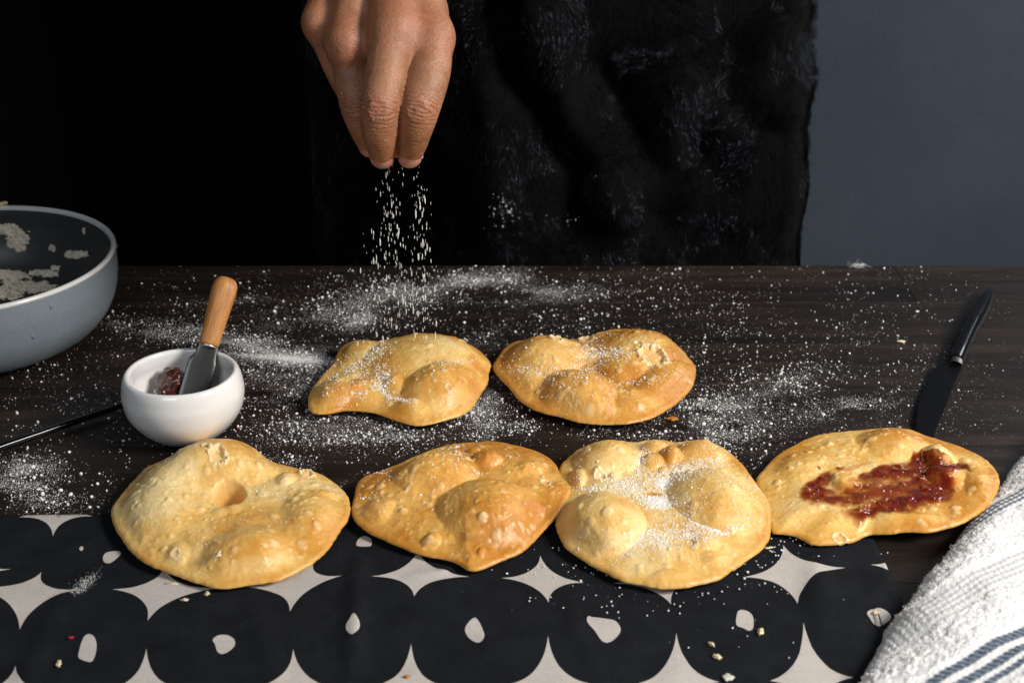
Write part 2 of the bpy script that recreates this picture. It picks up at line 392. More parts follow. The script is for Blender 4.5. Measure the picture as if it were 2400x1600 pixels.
        for (cx, cy, r, hh) in cr:
            nn = .42*fbm(xy3(x-cx, y-cy, 340), 3, seed+31)
            u = np.hypot(x-cx, (y-cy)*.85+(x-cx)*.2)/r + nn
            ring = np.exp(-((u-1)/.20)**2); inn = sstep(1.0, .72, u)
            z = z + .75*ring*hh*(1+.8*vn(xy3(x, y, 900), seed+2)) - inn*hh*.9
            flk = np.maximum(flk, np.maximum(ring*.95, inn*.25))
        for (hx, hy, rx, ry, rt, dpt) in hl:
            a = wx-hx; b = wy-hy; u = np.sqrt(((a*math.cos(rt)+b*math.sin(rt))/rx)**2+((-a*math.sin(rt)+b*math.cos(rt))/ry)**2)+.10*fbm(xy3(x, y, 170), 2, seed+7)
            k = sstep(1.15, .60, u); z = z-dpt*k; deep = np.maximum(deep, sstep(1.2, .7, u))
        z = np.maximum(z, .0016+dz)
        if not full: return z
        brown = .35*np.exp(-e/.006) + .75*fbm(xy3(x, y, 34), 4, seed+12)
        return z, blm, flk, brown, deep, e
    later(); cr.extend(cr_new)
    V2 = c[None, None, :2] + (B[:, None, :2]-c[None, None, :2])*sv[None, :, None]
    x, y = V2[..., 0], V2[..., 1]
    z, blm, flk, brown, deep, e = field(x, y, True)
    top = np.stack([x, y, z], -1)
    NB = 22
    sb = np.linspace(1, 0.0, NB)[1:]
    zb_edge = np.maximum(B[:, 2]-.0021, .0012+dz)
    Vb = c[None, None, :2] + (B[:, None, :2]-c[None, None, :2])*sb[None, :, None]
    q = sstep(0, 1, (1-sb)/.42)[None, :]
    bulge = .0010*np.sin(np.clip((1-sb)/.12, 0, 1)*math.pi/2)[None, :]
    zb = (zb_edge[:, None]-bulge)*(1-q)+(.0010+dz)*q + .0006*vn(xy3(Vb[..., 0], Vb[..., 1], 200), seed)
    zb = np.maximum(zb, .0007+dz)
    bot = np.concatenate([Vb, zb[..., None]], -1)
    nvt = NS+NB-1
    V = np.concatenate([top, bot], 1).reshape(-1, 3)
    pad = lambda a, v: np.concatenate([a, np.full((NT_, NB-1), v)], 1).ravel()
    F = grid_faces(NT_, nvt, True)
    # outline may run either way: keep normals outwards
    area2 = np.sum(B[:, 0]*np.roll(B[:, 1], -1)-np.roll(B[:, 0], -1)*B[:, 1])
    if area2 > 0: F = F[:, ::-1]
    F = F[:, ::-1]
    me = mesh_np('fried_bread', V-[c[0], c[1], 0], F, mat, True,
                 {'blister': pad(blm, 0), 'flake': pad(flk, 0), 'brown': pad(brown, .6), 'deep': pad(deep, 0), 'rim': pad(np.exp(-e/.0035), 1)})
    o = obj('fried_bread', me, label=label, category='fried bread', group='fried breads laid out on the table')
    o.location = (c[0], c[1], 0)
    b = Bread(); b.o = o; b.field = field; b.c = c; b.org = org; b.s = s; b.dz = dz; b.B = B; b.NT = NT_
    def inside(x, y):
        th = np.mod(np.arctan2(y-c[1], x-c[0]), 2*math.pi)
        return np.interp(th, A_, R_, period=2*math.pi)-np.hypot(x-c[0], y-c[1])
    b.inside = inside
    CANOPY[key] = b
    return b

PALE, MID, BROWN = (.87, .665, .325), (.81, .530, .180), (.64, .315, .058)
mat_a = bread_material('fried_dough_pale', PALE, MID, BROWN, -.03)
mat_b = bread_material('fried_dough_brown', (.85, .575, .215), (.76, .420, .105), (.54, .225, .034), .03)
mat_c = bread_material('fried_dough_gold', PALE, (.80, .490, .140), (.60, .265, .040), .0)
CLZ = .0014
b1 = make_bread('b1', 'pale golden fried bread with a hole through its middle, below the white bowl', [
    (115,720),(160,640),(240,540),(330,440),(430,340),(560,290),(720,200),(880,120),(1060,92),(1230,104),(1330,145),(1430,205),(1520,280),(1600,312),(1700,332),(1780,360),(1960,395),(2060,450),(2160,530),(2220,600),(2250,690),(2220,800),(2160,900),(2080,1020),(1980,1130),(1850,1220),(1700,1300),(1560,1350),(1300,1385),(1110,1412),(950,1385),(750,1320),(560,1245),(400,1180),(320,1110),(220,1000),(150,880),(118,790)],
    (230, 1000), 3.7935, [
    (1130,330,560,240,0,13,1.6), (560,660,520,430,0,8,1.7), (820,420,560,270,8,5,1.6), (1340,1120,480,260,8,8,1.8), (1960,830,380,320,20,6.5,1.8),
    (1670,510,100,85,0,4,1.0), (2010,640,170,60,15,4,1.0), (1190,800,120,60,-10,1.6,1.1), (1080,830,90,50,0,2,.9), (1860,400,110,50,0,4,.9),
    (700,1150,130,100,0,2.5,.9), (1900,1030,110,70,0,2.5,.9), (650,470,60,45,0,3,.8), (520,620,40,30,0,1.5,.8)], mat_a,
    craters=[(1065,245,80,1.8),(965,160,42,1.0),(1860,400,60,1.2),(690,1120,42,.6)],
    holes=[(1155,585,150,96,0,20,16)], rough=.9, seed=21, lift=(5, 9), nblist=240, dz=CLZ*.5)
b2 = make_bread('b2', 'browned fried bread with a tall ridge at its front right, second of the front row', [
    (100,790),(120,650),(150,540),(240,465),(400,410),(560,350),(640,312),(740,270),(900,205),(1080,160),(1300,138),(1500,128),(1700,160),(1900,215),(2020,270),(2110,340),(2150,420),(2220,500),(2265,600,2),(2230,690,2),(2170,790,2),(2100,880,2),(2000,990,1),(1880,1120),(1760,1220),(1560,1300),(1400,1370),(1260,1390),(1190,1340),(1060,1288),(860,1255),(700,1205),(480,1115),(280,1025),(170,940),(115,860)],
    (800, 1000), 4.2, [
    (920,450,450,215,14,11,1.05), (1470,790,540,330,18,14,1.05), (1430,350,165,80,0,6,.8), (1300,285,90,50,0,3.5,.8), (330,830,210,120,0,4,1),
    (900,1110,110,60,20,4,.8), (1100,310,90,50,0,3,.8), (430,1050,60,40,20,2.5,.8), (1850,440,160,80,0,2.5,1), (1090,1268,45,30,0,3.5,.7), (1370,1240,42,36,0,2.5,.7)], mat_b,
    craters=[(2010,550,46,.9)], seed=33, lift=(5, 7), nblist=240, dz=CLZ*.5, rough=1.1)
b3 = make_bread('b3', 'sugar dusted fried bread with big round bubbles, third of the front row', [
    (85,850),(100,750),(135,650),(150,560),(130,460),(118,390),(130,340),(200,265),(310,185),(430,135),(570,112),(720,120),(810,130),(950,105),(1120,115),(1180,133),(1300,115),(1450,113),(1600,162),(1720,242),(1840,372),(1920,482),(1990,572),(2050,682),(2072,800),(2070,930),(2040,1030),(1960,1120),(1850,1200),(1700,1310),(1580,1390),(1430,1420),(1330,1445),(1200,1455),(1040,1462),(900,1430),(700,1390),(560,1320),(430,1260),(280,1160),(160,1060),(100,950)],
    (1280, 1000), 3.92, [
    (560,280,320,175,-5,9.5,.8), (980,355,118,72,0,5,.75), (1150,290,95,85,0,6,.75), (1000,200,130,70,0,5,.8), (1450,225,270,120,8,6,.9), (1560,650,430,310,20,12,.9),
    (490,840,430,275,8,13,.75), (290,470,90,80,0,5,.6), (1085,455,48,32,0,2,.7), (1930,920,60,60,0,3,.8), (480,450,70,50,0,4,.7), (1450,1110,130,70,0,3,.9), (620,510,50,40,0,2.5,.7), (1150,1380,300,90,0,3.5,.9), (1650,1250,260,90,-30,3.5,.9)], mat_a,
    craters=[(490,455,55,1.1)], holes=[(955,636,92,17,-8,10,12)], rough=.7, seed=47, lift=(5, 7), nblist=210, dz=CLZ*.5)
b4 = make_bread('b4', 'flat fried bread topped with red jam, nearest the white towel', [
    (75,395),(120,330),(200,250),(300,190),(420,140),(560,118),(720,104),(840,95),(960,105),(1040,135),(1140,168),(1240,200),(1340,240),(1420,290,3),(1460,340,5),(1480,400,7),(1450,480,8),(1390,560,8),(1300,620,7),(1230,650,6),(1130,678,5),(1050,690,5),(950,685,4),(860,698,3),(720,705),(650,742),(520,760),(400,760),(330,720),(250,698),(165,688),(120,560),(85,450)],
    (1740, 960), 2.45, [
    (870,190,220,115,5,7,1.2), (1120,275,110,62,10,8,.85), (590,430,95,60,0,5,.9), (1170,390,130,75,-10,6,.8), (330,330,180,110,0,3,1.2), (900,640,380,50,-8,3.5,.9), (560,740,120,40,0,3,.8), (1350,430,110,150,0,4,1), (440,320,30,20,0,2,.8)], mat_c,
    craters=[(560,738,36,.6)], rough=.7, seed=59, lift=(4, 6), nblist=260, base_h=2.5, dz=CLZ*.5)
b5 = make_bread('b5', 'golden puffed fried bread catching the falling sugar, under the hand', [
    (50,460),(75,400),(110,350),(160,292),(195,255),(212,210),(250,160),(330,130),(440,136),(540,118),(640,108),(720,108),(830,132),(940,146),(1010,180),(1060,226),(1083,264),(1068,315),(1064,370),(1025,430),(990,490),(930,540),(850,570),(760,590),(670,605),(560,580),(460,545),(380,525),(260,520),(180,535),(110,540),(65,520)],
    (700, 740), 2.4, [
    (720,240,400,185,0,14,1.2), (830,380,280,140,-10,14,1.1), (545,405,80,52,0,6,.8), (340,215,190,110,0,4.5,1.4), (330,440,230,60,14,4,1), (620,525,200,45,10,5,.8), (830,500,110,45,-10,6,.8), (190,430,170,90,-30,6,1.3)], mat_c,
    craters=[(755,332,10,.6),(845,405,16,.6)], rough=.75, seed=71, lift=(5, 9), nblist=90, base_h=5)
b6 = make_bread('b6', 'browner fried bread with a burst blister at its top right, in the back row', [
    (1090,280),(1105,248),(1140,196),(1190,150),(1260,132),(1330,134),(1410,124),(1470,130),(1540,126),(1620,116),(1700,84),(1800,68),(1900,72),(2000,90),(2090,126),(2150,172),(2190,220),(2225,265),(2235,312),(2210,390),(2150,460),(2080,510),(1990,560),(1870,590),(1720,598),(1600,590),(1470,555),(1330,520),(1240,460),(1180,390),(1125,335)],
    (700, 740), 2.4, [
    (1380,225,250,135,-8,11,1.1), (1590,430,230,140,18,11,1.0), (1960,190,300,140,10,11,1.15), (1830,305,170,80,10,8,.9), (2080,360,170,170,-30,7,1.2), (1250,330,140,100,30,5,1), (1430,130,60,30,0,4,.8), (1880,500,200,80,-15,4,1), (1440,455,60,40,0,3,.8)], mat_b,
    craters=[(1995,225,72,2.4),(1620,135,38,1.8),(1450,130,32,1.8),(1910,155,20,1.0),(1780,65,22,.8)], seed=83, lift=(5, 8), nblist=200, base_h=5)

# jam on the fourth bread
def bread_jam():
    b = b4
    blobs = [(420,460,60,45,-40,1.6), (470,390,40,26,-30,1.7), (380,490,45,22,-15,1.2), (520,520,95,28,5,.9), (640,490,140,46,0,.70), (870,450,200,62,-8,.95), (720,390,75,20,-10,1.3), (820,365,65,22,-8,1.6), (900,345,55,26,-5,2.0),
        (1000,330,85,34,-25,1.2), (1080,330,90,40,0,1.3), (1180,325,90,20,4,.9), (1255,337,55,8,5,.6), (1050,265,55,28,-20,.7), (1000,280,24,34,20,.8), (1070,400,80,55,-20,1.2), (1120,450,60,45,0,1.4), (1170,440,34,44,0,1.3),
        (760,570,115,26,-10,1.7), (700,595,50,20,-20,1.3), (900,540,120,30,-12,1.8), (1030,510,110,32,-14,2.1), (1130,490,60,34,0,2.1), (620,330,120,22,-12,.22), (840,230,30,60,15,.18), (433,323,12,10,0,.6), (548,325,16,12,0,.7)]
    xs = np.arange(290, 1350, 2.4); ys = np.arange(180, 660, 2.4)
    X, Y = np.meshgrid(xs, ys, indexing='ij'); q = zc(np.stack([X.ravel(), Y.ravel()], -1), b.org, b.s)
    P = T(q[:, 0], q[:, 1], np.full(len(q), .014)); x, y = P[:, 0], P[:, 1]
    zt = b.field(x, y)
    for _ in range(2):
        P = T(q[:, 0], q[:, 1], zt); x, y = P[:, 0], P[:, 1]; zt = b.field(x, y)
    cx, cy = X.ravel(), Y.ravel()
    wx = cx+38*fbm(xy3(cx, cy, .015), 2, 5); wy = cy+24*fbm(xy3(cx, cy, .015), 2, 6)
    th = np.zeros_like(cx); tn = np.zeros_like(cx); ws = np.full_like(cx, 1e-6); cov = np.zeros_like(cx)
    for bx, by, rx, ry, rot, tk in blobs:
        a = wx-bx; c = wy-by; r = math.radians(rot); th = th+tk*np.exp(-((a*math.cos(r)+c*math.sin(r))/rx)**2-((-a*math.sin(r)+c*math.cos(r))/ry)**2)
    th = np.maximum(0, 2.6*(1-np.exp(-th/2.2))-.09)
    th = th*(.45+1.1*np.clip(.5+.9*fbm(np.stack([cx*.018, cy*.045, 0*cx], -1), 2, 15), 0, 1.2))
    cov = np.clip((th-.02)/.70, 0, 1)**.75; tn = np.exp(-np.maximum(th-.10, 0)/.50); ws = np.ones_like(cx)
    lump = 1.0+.3*fbm(xy3(cx, cy, .07), 2, 25)
    zz = zt+1e-3*(.10+.42*th*lump)
    I = (cov > .02).reshape(X.shape); nu, nv = X.shape
    F = grid_faces(nu, nv)[:, ::-1]; keep = I.ravel()[F].any(1); F = F[keep]
    used = np.unique(F); remap = -np.ones(nu*nv, int); remap[used] = np.arange(len(used))
    V = np.stack([x, y, zz], -1)[used]
    me = mesh_np('jam_smear', V-np.array([b.c[0], b.c[1], 0]), remap[F], M['jam'], True, {'thin': (tn/ws)[used], 'cover': cov[used]})
    o = obj('jam_smear', me); o.parent = b.o; o['label'] = 'glossy dark red jam with thin orange smears'
bread_jam()

# ------------------------------------------------------------------ bowls
WC = np.array([-.2125, .8190, 0])
def rounded(p, n): return spline(p, n)
white = obj('condiment_bowl', None, label='small round white glazed bowl with jam and a wooden handled spreader in it', category='bowl') if False else None
def white_bowl():
    p = spline([(0, .0012), (.0125, .0012), (.0160, .0020), (.0237, .0050), (.0313, .0124), (.0370, .0218), (.0390, .0320), (.0380, .0402), (.0368, .0444), (.0353, .0468), (.0337, .0470), (.0324, .0456), (.0330, .0400), (.0346, .0320), (.0325, .0210), (.0260, .0120), (.016, .0068), (0, .0055)], 120)
    V, F = lathe(p, (0, 0, 0), 128)
    V[:, 0] += .0003*vn(V*60, 3); V[:, 2] += .0003*vn(V*40, 4)*(V[:, 2] > .01)
    o = obj('condiment_bowl', mesh_np('condiment_bowl', V, F, M['white_glaze']), label='small round white glazed bowl holding jam and a spreader', category='bowl')
    o.location = WC
white_bowl()
def blob(name, pts, mat, org, voxel=.0006, amp=.0006, sc=300, seed=1, **props):
    """lumpy closed mass: union of spheres grown as displaced shells"""
    V, F = [], []
    bm = bmesh.new(); bmesh.ops.create_icosphere(bm, subdivisions=4, radius=1); bm.verts.ensure_lookup_table()
    base = np.array([v.co[:] for v in bm.verts]); faces = np.array([[v.index for v in f.verts] for f in bm.faces]); bm.free()
    for (p, r) in pts:
        r = np.broadcast_to(np.asarray(r, float), (3,))
        W = base*r+np.asarray(p); nrm = base
        W = W+nrm*(amp*fbm(W*sc, 3, seed))[:, None]
        F.append(faces+sum(map(len, V))); V.append(W)
    o = obj(name, mesh_np(name, np.vstack(V)-org, np.vstack(F), mat), **props); o.location = org; return o
# jam in the bowl
jc = T(398, 898, .028)*[1, 1, 0]
blob('jam', [(jc+[.003, -.002, .0290], (.0100, .0088, .0110)), (WC+[.002, 0, .0125], (.020, .020, .007)), (jc+[.003, -.006, .017], (.0115, .012, .011)), (jc+[-.003, -.006, .022], (.006, .006, .008)), (WC+[.012, .006, .016], (.012, .012, .008))],
     M['pot_jam'], WC+[0, 0, .006], amp=.0022, sc=240, seed=4, label='dark red jam heaped inside the small white bowl', category='jam')
# mixing bowl
GC = np.array([-.4010, .9655, 0]); GH = .0690
g_out = spline([(.064, .0012), (.067, .0018), (.068, .0040), (.085, .0092), (.0967, .0190), (.1044, .0320), (.1081, .0480), (.1087, .0600), (.1086, .0661)], 70)
g_in = spline([(.1050, .0661), (.1046, .0630), (.1040, .0500), (.1000, .0340), (.0915, .0215), (.078, .0135), (.058, .0095), (.03, .0085), (0, .0083)], 70)
def mixing_bowl():
    root = empty('mixing_bowl', GC, 'large grey blue mixing bowl with pale rim and floury inside', 'bowl')
    bottom = spline([(0, .0035), (.058, .0035), (.0620, .0012), (.064, .0012)], 14)
    V, F = lathe(np.vstack([bottom[:-1], g_out]), (0, 0, 0), 160); obj('body', mesh_np('body', V, F, M['grey_glaze']), root)
    V, F = lathe(g_in, (0, 0, 0), 160); obj('inner_lining', mesh_np('inner_lining', V, F, M['inner_glaze']), root, label='charcoal glazed inside of the bowl')
    rim = spline([(.1086, .0661), (.1091, .0672), (.1087, .0685), (.1075, .0692), (.1063, .0691), (.1054, .0683), (.1050, .0661)], 24)
    V, F = lathe(rim, (0, 0, 0), 160); obj('rim', mesh_np('rim', V, F, M['rim_glaze']), root, label='pale glossy rim')
    # dried flour patches on the inside: found where the view meets the inner wall
    rin = lambda z: np.interp(z, g_in[::-1, 1], g_in[::-1, 0])
    zin = lambda r: np.interp(r, g_in[::-1, 0], g_in[::-1, 1])
    def hit(px, py):
        d = rays(px, py); o = np.array([0, 0, CAM_H]); t0 = (GH-.004-CAM_H)/d[2]; t = t0+np.linspace(0, .3, 1500)
        P = o+d*t[:, None]; r = np.hypot(P[:, 0]-GC[0], P[:, 1]-GC[1]); ok = (P[:, 2] < zin(np.minimum(r, .1046)))|(r > .1049)
        k = np.argmax(ok); return P[k] if ok.any() and k > 2 else None
    rr = np.random.default_rng(5)
    for cx, cy, rx, ry, th in [(8,537,38,12,.0018),(42,560,26,20,.0024),(48,583,14,8,.002),(124,582,9,8,.0012),(182,597,26,9,.0018),(104,640,30,9,.0018),(130,628,10,6,.001),(34,647,36,11,.0015),(10,645,18,12,.0015),(60,675,70,14,.005),(15,690,40,14,.005),(25,665,20,10,.004),(196,541,4,8,.0005)]:
        NN = 34; u = np.linspace(-1, 1, NN); U, W_ = np.meshgrid(u, u, indexing='ij'); pos = []; hts = []
        for a, b in zip(U.ravel(), W_.ravel()):
            p = hit(cx+a*rx*1.15, cy+b*ry*1.15)
            pos.append(p if p is not None else (np.nan,)*3)
        pos = np.array(pos); rad = np.hypot(U, W_).ravel()
        m = 1-rad-.55*fbm(np.nan_to_num(pos)*170, 3, int(cx))-.25*vn(np.nan_to_num(pos)*700, 3)
        h = np.where(np.isnan(pos[:, 0]), -1, np.clip(m*2.2, -1, 1))
        rxy = np.stack([GC[0]-pos[:, 0], GC[1]-pos[:, 1], np.full(len(pos), .07)], -1); rxy /= np.linalg.norm(rxy, axis=1)[:, None]
        lump = .55+.9*fbm(np.nan_to_num(pos)*520, 4, 9)
        Vv = pos+rxy*(1.7*th*np.sqrt(np.clip(h, 0, 1))*lump-.0002*(h < 0))[:, None]
        Ff = grid_faces(NN, NN); ok = (h[Ff] > -.02).all(1) & ~np.isnan(Vv[Ff].sum((1, 2))); Ff = Ff[ok]
        if len(Ff) < 6: continue
        us = np.unique(Ff); mp = np.zeros(NN*NN, int); mp[us] = np.arange(len(us))
        obj('flour_patch', mesh_np('flour_patch', Vv[us]-GC, mp[Ff], M['flour']), root)
    # drip marks on the outside and a scrap on the rim
    for px, py in ((119, 719), (77, 789), (272, 577)):
        d = rays(px, py); t = np.linspace(.7, 1.2, 4000); P = np.array([0, 0, CAM_H])+d*t[:, None]
        r = np.hypot(P[:, 0]-GC[0], P[:, 1]-GC[1]); ro = np.interp(P[:, 2], g_out[:, 1], g_out[:, 0]); ok = (r < ro) & (P[:, 2] < .0665)
        if not ok.any(): continue
        p = P[np.argmax(ok)]-GC
        bm = bmesh.new(); bmesh.ops.create_icosphere(bm, subdivisions=3, radius=1)
        for v in bm.verts: v.co = Vector((v.co.x*.0013, v.co.y*.0009, v.co.z*(.0026 if v.co.z > 0 else .0017)))+Vector(p)
        me = bpy.data.meshes.new('glaze_drip'); bm.to_mesh(me); bm.free(); me.materials.append(M['grey_glaze'])
        for f in me.polygons: f.use_smooth = True
        obj('glaze_drip', me, root)
    p = D(9, 476, 1.105)
    th = math.atan2(.1052*math.sin(1.55), .1052*math.cos(1.55))
    a = T(9, 474, GH+.001); ang = math.atan2(a[1]-GC[1], a[0]-GC[0]); q = GC+[.1073*math.cos(ang), .1073*math.sin(ang), GH+.0012]
    s = blob('dough_scrap', [(q, (.0026, .002, .0018)), (q+[.0025, 0, .0008], (.0018, .0016, .0014)), (q+[-.003, 0, -.0004], (.0016, .0016, .001))], M['crumb'], q, amp=.0009, sc=600, seed=8)
    s.location = q-GC; s.parent = root
mixing_bowl()

# ------------------------------------------------------------------ spreader in the white bowl
def spreader():
    Pa = T(1040/2.412, 450+1334/2.412, .0075)
    Pr = T(1161/2.412, 450+905/2.412, .0492)
    # carry the line on to the handle's end
    ax = (Pr-Pa)/np.linalg.norm(Pr-Pa)
    Ls = np.linspace(.03, .2, 2000); Q = Pa+ax*Ls[:, None]; cq = W2C(Q); yy = 800-FPX*cq[:, 1]/cq[:, 2]
    L = Ls[np.argmin(abs(yy-(450+480/2.412)))]; L0 = Ls[np.argmin(abs(yy-(450+864/2.412)))]
    toC = np.array([0, 0, CAM_H])-Pr; side = np.cross(ax, toC); side /= np.linalg.norm(side); side = -side if side[0] < 0 else side
    nrm = np.cross(ax, side)
    R = Matrix((side, nrm, ax)).transposed().to_4x4(); R.translation = Vector(Pa)
    root = empty('spreader_knife', Pa, 'wooden handled butter spreader standing in the small white bowl', 'spreader')
    k = 1/2.412*.925/FPX                         # metres per crop pixel there
    # blade
    prof = [(0, .30), (.05, .62), (.15, .92), (.35, 1.0), (.70, 1.0), (.80, .96), (.86, .80), (.90, .74), (1.0, .70)]
    zz = np.linspace(0, 1, 60); hw = np.interp(zz, [a for a, _ in prof], [b for _, b in prof])*82*k
    off = np.where(zz > .8, 6*k, 0)*0
    V = []
    m = 12
    for q, h in zip(zz, hw):
        for j in range(m):
            a = 2*math.pi*j/m; ca, sa = math.cos(a), math.sin(a)
            V.append((np.sign(ca)*abs(ca)**.5*h + (sstep(.8, .9, q)*7*k if True else 0), np.sign(sa)*abs(sa)**.8*.0006, q*L0))
    F = grid_faces(60, m); F = F.reshape(59, m-1, 4)
    F2 = np.array([[i*m+m-1, (i+1)*m+m-1, (i+1)*m, i*m] for i in range(59)])
    F = np.vstack([F.reshape(-1, 4), F2])[:, ::-1]
    bl = obj('blade', mesh_np('blade', V, F, M['steel'])); 
    hp = spline([(0, L0-.0012), (.0050, L0-.0012), (.0053, L0+.0006), (.0048, L0+.0014), (0, L0+.0014)], 24)
    Vf, Ff = lathe(hp, (7*k, 0, 0), 40); Vf[:, 1] *= .8; fe = obj('ferrule', mesh_np('ferrule', Vf, Ff, M['bolster']))
    R1, R2 = 58*k, 72*k; LH = L-L0
    hp = spline([(0, L0), (R1*.75, L0), (R1*.98, L0+.0012), (R1*1.02, L0+.006), (R1*1.05, L0+LH*.25), (R2*.94, L0+LH*.55), (R2*1.0, L0+LH*.78), (R2*.93, L0+LH*.90), (R2*.66, L0+LH*.975), (R2*.25, L0+LH*.998), (0, L0+LH)], 70)
    Vh, Fh = lathe(hp, (7*k, 0, 0), 64); Vh[:, 1] *= .78; hd = obj('handle', mesh_np('handle', Vh, Fh, M['beech']), label='beech wood handle')
    root.rotation_euler = R.to_euler()
    for o in (bl, fe, hd): o.parent = root
spreader()

# ------------------------------------------------------------------ black knife on the right, black utensil on the left
def black_knife():
    org, s = (2000, 600), 3.4075
    tip = T(*zc([(1100, 275)], org, s)[0], .006); bo = T(*zc([(822, 845)], org, s)[0], .006); en = T(*zc([(520, 1520)], org, s)[0], .002)
    root = empty('table_knife', (bo[0], bo[1], 0), 'black knife lying behind the jam topped bread', 'knife')
    o3 = np.array([bo[0], bo[1], 0])
    hc = spline(np.array([T(*zc([p], org, s)[0], .006) for p in ((822,835),(856,760),(905,650),(955,550),(1012,450),(1058,360),(1098,276))]), 60)
    hw = np.interp(np.linspace(0, 1, 60), [0, .05, .2, .5, .75, .9, .97, 1], [56, 60, 66, 70, 66, 50, 28, 4])/s*1.07/FPX*.92
    hh = np.interp(np.linspace(0, 1, 60), [0, .1, .5, .85, .97, 1], [.0044, .0052, .0062, .0054, .003, .0006])
    tg = np.gradient(hc, axis=0); tg /= np.linalg.norm(tg, axis=1)[:, None]; sd = np.stack([tg[:, 1], -tg[:, 0], 0*tg[:, 0]], -1)
    a = np.linspace(0, 2*math.pi, 28, endpoint=False)
    V = (hc[:, None]*[1, 1, 0]+[0, 0, .0068])+sd[:, None]*(hw[:, None]*np.cos(a))[..., None]+np.array([0, 0, 1])*(hh[:, None]*np.sin(a))[..., None]
    def tube(V): n, m = V.shape[:2]; F = grid_faces(n, m).tolist()+[[i*m+m-1, (i+1)*m+m-1, (i+1)*m, i*m] for i in range(n-1)]; return V.reshape(-1, 3)-o3, np.array(F)
    v, f = tube(V); obj('handle', mesh_np('handle', v, f[:, ::-1], M['black_gloss']), root)
    # bolster collar, slanted
    n = 14; cpath = np.linspace(0, 1, n)[:, None]*(bo-hc[2])[None]*1.15+hc[2]
    sc = np.linspace(1.03, .86, n)
    V = (cpath[:, None]*[1, 1, 0]+[0, 0, 1]*np.linspace(.0068, .0046, n)[:, None, None])+sd[0]*(hw[0]*sc[:, None]*np.cos(a))[..., None]+np.array([0, 0, 1])*(np.linspace(.0047, .0026, n)[:, None]*np.sin(a))[..., None]
    v, f = tube(V); m = 28; caps = []
    obj('bolster', mesh_np('bolster', v, f[:, ::-1], M['bolster']), root)
    out = zc([(765,840),(750,862),(722,874),(668,878),(648,892),(625,930),(578,1040),(535,1130),(508,1220),(500,1330),(492,1430),(500,1520),(530,1600),(560,1625),(585,1590),(650,1420),(690,1310),(735,1205),(800,1035),(880,848)], org, s)
    P = spline(np.array([T(q[0], q[1], .003) for q in out]), 160, True)
    bm = bmesh.new(); vs = [bm.verts.new((p[0]-o3[0], p[1]-o3[1], .0022)) for p in P]; f = bm.faces.new(vs)
    if f.normal.z < 0: f.normal_flip()
    r = bmesh.ops.extrude_face_region(bm, geom=[f]); 
    for e in r['geom']:
        if isinstance(e, bmesh.types.BMVert): e.co.z += .0018
    bmesh.ops.recalc_face_normals(bm, faces=bm.faces[:])
    es = [e for e in bm.edges if all(abs(v.co.z-.004) < 1e-5 for v in e.verts)]
    bmesh.ops.bevel(bm, geom=es, offset=.0004, segments=2, affect='EDGES')
    me = bpy.data.meshes.new('blade'); bm.to_mesh(me); bm.free(); me.materials.append(M['black_steel']); obj('blade', me, root)
black_knife()
def black_utensil():
    c = spline(np.array([T(-260, 1136, .004), T(-60, 1067, .004), T(160, 992, .004), T(330, 935, .004)]), 70)
    o3 = c.mean(0)*[1, 1, 0]; t = np.linspace(0, 1, 70)
    hw = np.interp(t, [0, .02, .1, .5, 1], [.0005, .0030, .0040, .0031, .0016]); hh = np.interp(t, [0, .02, .5, 1], [.0004, .0030, .0025, .0014])
    a = np.linspace(0, 2*math.pi, 20, endpoint=False); tg = np.gradient(c, axis=0); tg /= np.linalg.norm(tg, axis=1)[:, None]; sd = np.stack([tg[:, 1], -tg[:, 0], 0*tg[:, 0]], -1)
    V = c[:, None]+sd[:, None]*(hw[:, None]*np.sign(np.cos(a))*abs(np.cos(a))**.7)[..., None]+np.array([0, 0, 1])*(hh[:, None]*np.sign(np.sin(a))*abs(np.sin(a))**.7)[..., None]
    n, m = V.shape[:2]; F = np.array(grid_faces(n, m).tolist()+[[i*m+m-1, (i+1)*m+m-1, (i+1)*m, i*m] for i in range(n-1)])
    o = obj('black_utensil', mesh_np('black_utensil', V.reshape(-1, 3)-o3, F[:, ::-1], M['black_gloss']), label='thin black utensil lying on the table left of the white bowl', category='utensil')
    o.location = o3
black_utensil()

